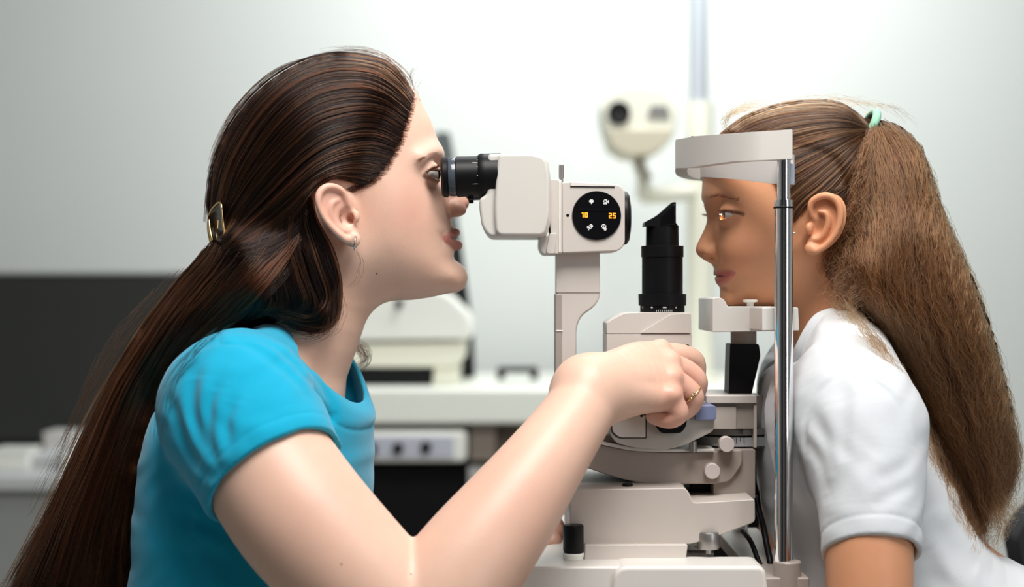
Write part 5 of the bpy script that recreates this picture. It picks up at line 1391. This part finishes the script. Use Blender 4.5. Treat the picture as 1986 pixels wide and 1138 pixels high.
gfolds = [([(1636, 724), (1606, 742), (1576, 775), (1560, 820), (1562, 880)], .0022, .0032), ([(1636, 724), (1690, 738), (1740, 780), (1768, 840)], .0018, .0026),
          ([(1636, 728), (1640, 790), (1632, 850), (1640, 900)], .003, .009), ([(1545, 700), (1528, 760), (1530, 840), (1550, 910), (1580, 980)], .0035, .007),
          ([(1780, 880), (1740, 915), (1700, 930)], .0025, .008), ([(1775, 940), (1730, 960), (1690, 985)], .002, .007), ([(1600, 960), (1640, 930), (1690, 880)], .0022, .010),
          ([(1560, 850), (1590, 900), (1600, 960)], .0035, .007), ([(1575, 800), (1600, 850), (1610, 930)], .003, .008),
          ([(1800, 1000), (1850, 1060), (1900, 1110)], .003, .012), ([(1790, 1060), (1820, 1110), (1830, 1150)], .003, .010)]
F3 = Field(); F3.ops = list(S_.ops)
for pts, d, w in gfolds:
    Q3 = px3(F3, pts)
    S_.groove(Q3, d, w); S_.groove([q + np.array([.010, 0, 0]) for q in Q3], -d * .5, w)
gax = np.array(gs[3]) - np.array(gs[1]); gax /= np.linalg.norm(gax)
ghn = gax + np.array([0, -.20, 0]); ghn /= np.linalg.norm(ghn)
ghp = np.array(V(1686, 1078, -.178))
gz = chain([V(1660, 800, -.14), V(1690, 1000, -.17), V(1692, 1200, -.19)], [.062, .062, .064], 3)
S_.sub((lambda P: np.maximum(-((P - ghp) @ ghn), gz[0](P)), gz[1], gz[2]), k=.001)
gin = chain(gs, [.045, .0400, .0385, .0380], 8)
S_.sub((lambda P: np.maximum(gin[0](P), -((P - ghp) @ ghn) - .010), gin[1], gin[2]), k=.001)
S_.disp((lambda P: np.where(gz[0](P) < 0, .0008 * np.exp(-(((P - ghp) @ ghn + .0155) / .0013) ** 2) - .0006 * np.exp(-(((P - ghp) @ ghn + .007) / .006) ** 2), 0), gz[1], gz[2]))
# neck opening and collar stand
gneck = [(1600, 597), (1580, 622), (1560, 652), (1546, 680), (1538, 698), (1505, 712), (1472, 736), (1440, 700), (1470, 560), (1600, 540), (1660, 560), (1640, 596)]
gn = slab(GT, gneck, .105, yref=-.045)
S_.sub(gn, k=.003)
gcv = inflate(GT, [(1640, 640), (1600, 590), (1500, 640), (1450, 700), (1470, 760), (1520, 800), (1600, 740)], .075, .03)
S_.sub((lambda P: np.maximum(gt[0](P) + .006, gcv[0](P)), gcv[1], gcv[2]), k=.004)
S_.disp((lambda P: .0008 * np.sin(P[:, 0] * 90 + 3 * np.sin(P[:, 2] * 55)) * np.sin(P[:, 2] * 60 + 2 * np.sin(P[:, 0] * 45)) ** 2, None, None))
Pq, Qq = mesh_field(S_, (.20, -.25, .60), (.60, .25, 1.06), .0016 * QK)
print('girl shirt', len(Pq), round(__import__('time').time() - T0, 1))
GSH = mesh_obj('polo_shirt', Pq, Qq, M_SHIRT, GIRL)
# collar flap: follows the neckline
colr = Field()
cp_ = [(1612, 612, -.052), (1590, 624, -.062), (1572, 648, -.066), (1556, 676, -.066), (1545, 700, -.060)]
colr.add(chain([V(*p) for p in cp_], [.0075, .0085, .008, .007, .005], 6, S=np.array([1.0, .55, 1.0])), k=0)
Pc, Qc = mesh_field(colr, (.22, -.10, .92), (.36, .08, 1.06), .0014)
mesh_obj('collar', Pc, Qc, M_SHIRT, GSH)
col2 = Field(); col2.add(chain([V(1530, 706, .02), V(1505, 714, .03), V(1480, 735, .035)], [.004, .009, .005], 6, S=np.array([1, .5, 1])), k=0)
Pc, Qc = mesh_field(col2, (.22, -.03, .92), (.36, .08, 1.06), .0014)
mesh_obj('collar', Pc, Qc, M_SHIRT, GSH)
for s in ((1690, 1075),): pass
# ------------------------------------------------------------------ her hair
M_HAIR_G = hair_mat('mid_brown_hair', (0.048, 0.0175, 0.0068), .30, .4, .30)
M_HAIR_G2 = hair_mat('golden_highlight_hair', (0.135, 0.052, 0.018), .30, .4, .28)  # hair highlights put into the strand colour
M_HAIR_G3 = hair_mat('deep_brown_shade_hair', (0.018, 0.007, 0.0032), .30, .4, .3)  # shadow between the locks put into the strand colour
M_HAIR_GS = mat('light_brown_hair_mass', (0.028, 0.012, 0.0055), rough=.9, spec=.05, noise=.35, nscale=50)
GHF = Field()
gcap = inflate(GH, ghair, [(1400, 320, .056), (1500, 250, .066), (1600, 300, .071), (1600, 420, .071), (1680, 350, .064), (1480, 420, .066)], .072, soft=.2)
greg = slab(GH, [(1385, 250), (1420, 275), (1455, 300), (1485, 330), (1503, 362), (1516, 400), (1530, 438), (1546, 452), (1556, 430), (1562, 398), (1578, 378), (1610, 372), (1634, 388), (1640, 420), (1634, 456), (1614, 486), (1590, 508), (1600, 560), (1760, 540), (1780, 300), (1700, 180), (1560, 150), (1420, 200)], .5, smooth=3, yref=-.055)
GHF.add(gcap, k=0)
GHF.inter(greg[0], k=.005)
GHF.add(inflate(ID, [(1682, 232), (1724, 234), (1768, 262), (1796, 310), (1812, 370), (1836, 440), (1868, 510), (1898, 585), (1926, 665), (1948, 750), (1964, 830), (1966, 905), (1944, 960), (1918, 1000), (1905, 1040), (1886, 1000), (1862, 950), (1830, 880), (1800, 810), (1770, 742), (1728, 680), (1672, 628), (1630, 590), (1606, 545), (1604, 500), (1632, 460), (1650, 400), (1654, 330), (1664, 270)],
                [(1700, 260, .028), (1740, 350, .052), (1720, 500, .066), (1800, 620, .070), (1870, 780, .062), (1920, 940, .040)], .042, yc=-.02), k=.012)
GHF.disp((lambda P: .0018 + .0022 * np.sin(P[:, 0] * 260 + 6 * np.sin(P[:, 2] * 90)) * np.sin(P[:, 2] * 130 + 5 * np.sin(P[:, 0] * 70)) * np.clip((P[:, 0] - .335) / .02, 0, 1), None, None))
Pm, Qm = mesh_field(GHF, (.16, -.13, .78), (.56, .13, 1.27), .0026)
print('girl hair', len(Pm), round(__import__('time').time() - T0, 1))
GHAIR = mesh_obj('hair', Pm, Qm, M_HAIR_GS, GIRL)
GB2 = Field(); GB2.ops = GHF.ops[:-1] + G_.ops[:2]
dmG = DepthMap(GB2, 1360, 2060, 180, 1140, 7, fill=-.004)
SG2 = Field(); SG2.ops = GHF.ops[:-1] + G_.ops[:2] + S_.ops[:1]
dmGS = DepthMap(SG2, 1560, 2060, 180, 1140, 7, fill=-.02, blur=9)
gcapG = [[(1402, 258), (1440, 228), (1500, 205), (1560, 195), (1620, 198), (1655, 216), (1680, 242)],
         [(1408, 268), (1450, 240), (1505, 222), (1565, 214), (1620, 216), (1655, 230), (1682, 247)],
         [(1430, 285), (1470, 262), (1520, 246), (1575, 236), (1625, 234), (1660, 240), (1684, 250)],
         [(1460, 305), (1500, 285), (1545, 268), (1595, 256), (1640, 250), (1684, 252)],
         [(1486, 330), (1525, 308), (1565, 290), (1610, 274), (1650, 262), (1684, 254)],
         [(1503, 362), (1540, 338), (1580, 314), (1620, 290), (1655, 270), (1686, 256)],
         [(1518, 402), (1548, 376), (1588, 344), (1628, 310), (1660, 282), (1688, 258)],
         [(1534, 440), (1556, 400), (1596, 366), (1634, 330), (1664, 294), (1690, 260)],
         [(1560, 400), (1590, 374), (1625, 366), (1650, 330), (1674, 296), (1692, 262)],
         [(1636, 410), (1650, 380), (1664, 340), (1680, 300), (1694, 264)],
         [(1630, 470), (1652, 430), (1672, 380), (1688, 320), (1698, 268)],
         [(1600, 530), (1640, 480), (1674, 420), (1696, 350), (1704, 275)]]
gpony = [[(1690, 250), (1672, 300), (1658, 370), (1648, 430), (1620, 480), (1606, 530), (1625, 580), (1660, 620)],
         [(1692, 248), (1682, 320), (1672, 400), (1656, 470), (1632, 530), (1640, 590), (1700, 650), (1760, 720)],
         [(1694, 246), (1700, 330), (1698, 420), (1690, 500), (1690, 570), (1720, 640), (1775, 730), (1815, 820), (1850, 920), (1890, 1040)],
         [(1698, 244), (1718, 320), (1726, 410), (1730, 500), (1740, 580), (1768, 660), (1805, 750), (1845, 850), (1880, 950), (1905, 1060)],
         [(1704, 242), (1738, 310), (1756, 400), (1768, 490), (1786, 580), (1815, 670), (1850, 770), (1885, 870), (1912, 960), (1920, 1040)],
         [(1710, 240), (1754, 296), (1782, 380), (1802, 470), (1830, 560), (1860, 650), (1892, 750), (1922, 850), (1942, 940), (1935, 1010)],
         [(1716, 238), (1768, 280), (1800, 350), (1824, 430), (1856, 510), (1888, 600), (1918, 700), (1945, 800), (1962, 890), (1950, 980)],
         [(1722, 238), (1780, 282), (1812, 360), (1838, 440), (1872, 520), (1904, 610), (1934, 710), (1958, 810), (1974, 900), (1966, 960)]]
gpony[-1] = [(a - 12 * min(1, i / 2), b) for i, (a, b) in enumerate(gpony[-1])]
gpony[-2] = [(a - 6 * min(1, i / 2), b) for i, (a, b) in enumerate(gpony[-2])]
rim = [[(a, b, -.02) for a, b in g] for g in gpony[-2:]]
S = flow(gcapG, int(4300 * HN), 26, dmG, jitter=3, wave=.8, wfreq=1, lift=(0, .002), mirror=GH, mfrac=.22, ends=.04, bundle=14, bw=.05, cl_lift=.003)
S += flow(gpony, int(6200 * HN), 60, dmGS, jitter=7, wave=6, wfreq=5.5, lift=(0, .008), mirror=ID, mfrac=.2, ends=.25, clump=.55, bundle=12, bw=.08, cl_lift=.010)
S += flow(rim, int(1000 * HN), 60, None, jitter=8, wave=8, wfreq=6, lift=(0, .004), ends=.2, clump=.5, bundle=10, bw=.1, spread=[.006, .04, .05, .045, .02])
strands_obj('hair_strands', S, .00019, M_HAIR_G, GHAIR)
S = flow(gcapG, int(1000 * HN), 26, dmG, jitter=3, wave=.8, wfreq=1, lift=(.001, .003), ends=.2, bundle=8, bw=.04, cl_lift=.003)
S += flow(gpony, int(3000 * HN), 60, dmGS, jitter=10, wave=9, wfreq=8, lift=(.002, .010), ends=.3, clump=.65, bundle=9, bw=.09, cl_lift=.014)
S += flow(rim, int(500 * HN), 60, None, jitter=9, wave=9, wfreq=7, lift=(0, .004), ends=.2, clump=.5, bundle=7, bw=.1, spread=[.006, .04, .05, .045, .02])
strands_obj('golden_highlight_strands', S, .00021, M_HAIR_G2, GHAIR)
S = flow(gcapG, int(1000 * HN), 26, dmG, jitter=3, wave=.8, wfreq=1, lift=(.001, .003), ends=.2, bundle=12, bw=.05, cl_lift=.002)
S += flow(gpony, int(2200 * HN), 60, dmGS, jitter=9, wave=8, wfreq=6.5, lift=(.000, .006), ends=.25, clump=.7, bundle=14, bw=.07, cl_lift=.008)
strands_obj('deep_brown_shade_strands', S, .00018, M_HAIR_G3, GHAIR)
L = []
L += loose([[(1410, 262), (1400, 235), (1430, 212), (1480, 200)], [(1425, 250), (1415, 225), (1450, 205), (1520, 192)]], 46, -.02, 6, 5, 1.5, .4)
L += loose([[(1470, 212), (1560, 188), (1630, 190), (1680, 215)], [(1680, 230), (1720, 205), (1760, 215), (1790, 250)]], 40, -.01, 5, 4, 2, .4)
L += loose([[(1715, 238), (1775, 300), (1800, 400), (1835, 500), (1872, 620), (1915, 760), (1945, 880)], [(1745, 242), (1802, 330), (1834, 430), (1880, 530), (1926, 670), (1960, 810), (1978, 925)]], 520, -.02, 9, 9, 6, .5, 48)
L += loose([[(1880, 900), (1900, 980), (1930, 1030), (1925, 1070), (1890, 1085)], [(1920, 900), (1950, 960), (1975, 980), (1985, 940)]], 170, -.05, 7, 6, 2, .3, 30)
L += loose([[(1620, 540), (1640, 600), (1690, 660), (1740, 740), (1770, 820)], [(1660, 600), (1710, 660), (1760, 740), (1800, 840), (1850, 950)]], 120, -.13, 8, 8, 4, .4, 40)
L += loose([[(1650, 480), (1620, 520), (1600, 560), (1630, 620)], [(1700, 560), (1660, 600), (1680, 640), (1720, 680)]], 120, -.085, 9, 9, 3, .3, 40)
strands_obj('loose_strands', L, .00011, M_HAIR_G2, GHAIR, taper=.5)
hairs('eyebrow', [(1375, 383), (1382, 380), (1390, 379), (1402, 381), (1416, 384), (1430, 388)], G_, 170, .0048, (1, -.15, .04), .00012, M_BROW, GIRL, side=GH)
hairs('eyelashes', [(1397, 410), (1404, 410), (1414, 411), (1426, 413), (1438, 415)], G_, 170, .006, (-.6, -.8, .25), .0001, M_BROW, GIRL, lift=.001, spreadpx=1, side=GH)
# green hair tie
tc_ = V(1684, 246, -.012)
tiep = []
for k in range(20):
    th = 2 * math.pi * k / 20
    tiep.append((tc_[0] + .011 * math.cos(th) * .35, -.012 + .024 * math.cos(th), tc_[2] + .011 * math.sin(th)) )
M_MINT = mat('mint_cloth', srgb(150, 200, 172), rough=.8, bump=.4, noise=.1, nscale=300)
tube('hair_tie', [(tc_[0] + (.0075 * math.sin(t)) * .8, tc_[1] - .0 + .026 * math.cos(t), tc_[2] + .0135 * math.sin(t)) for t in np.linspace(0, 2 * math.pi, 18, endpoint=False)], .0042, M_MINT, GIRL, closed=True, smooth_n=3)
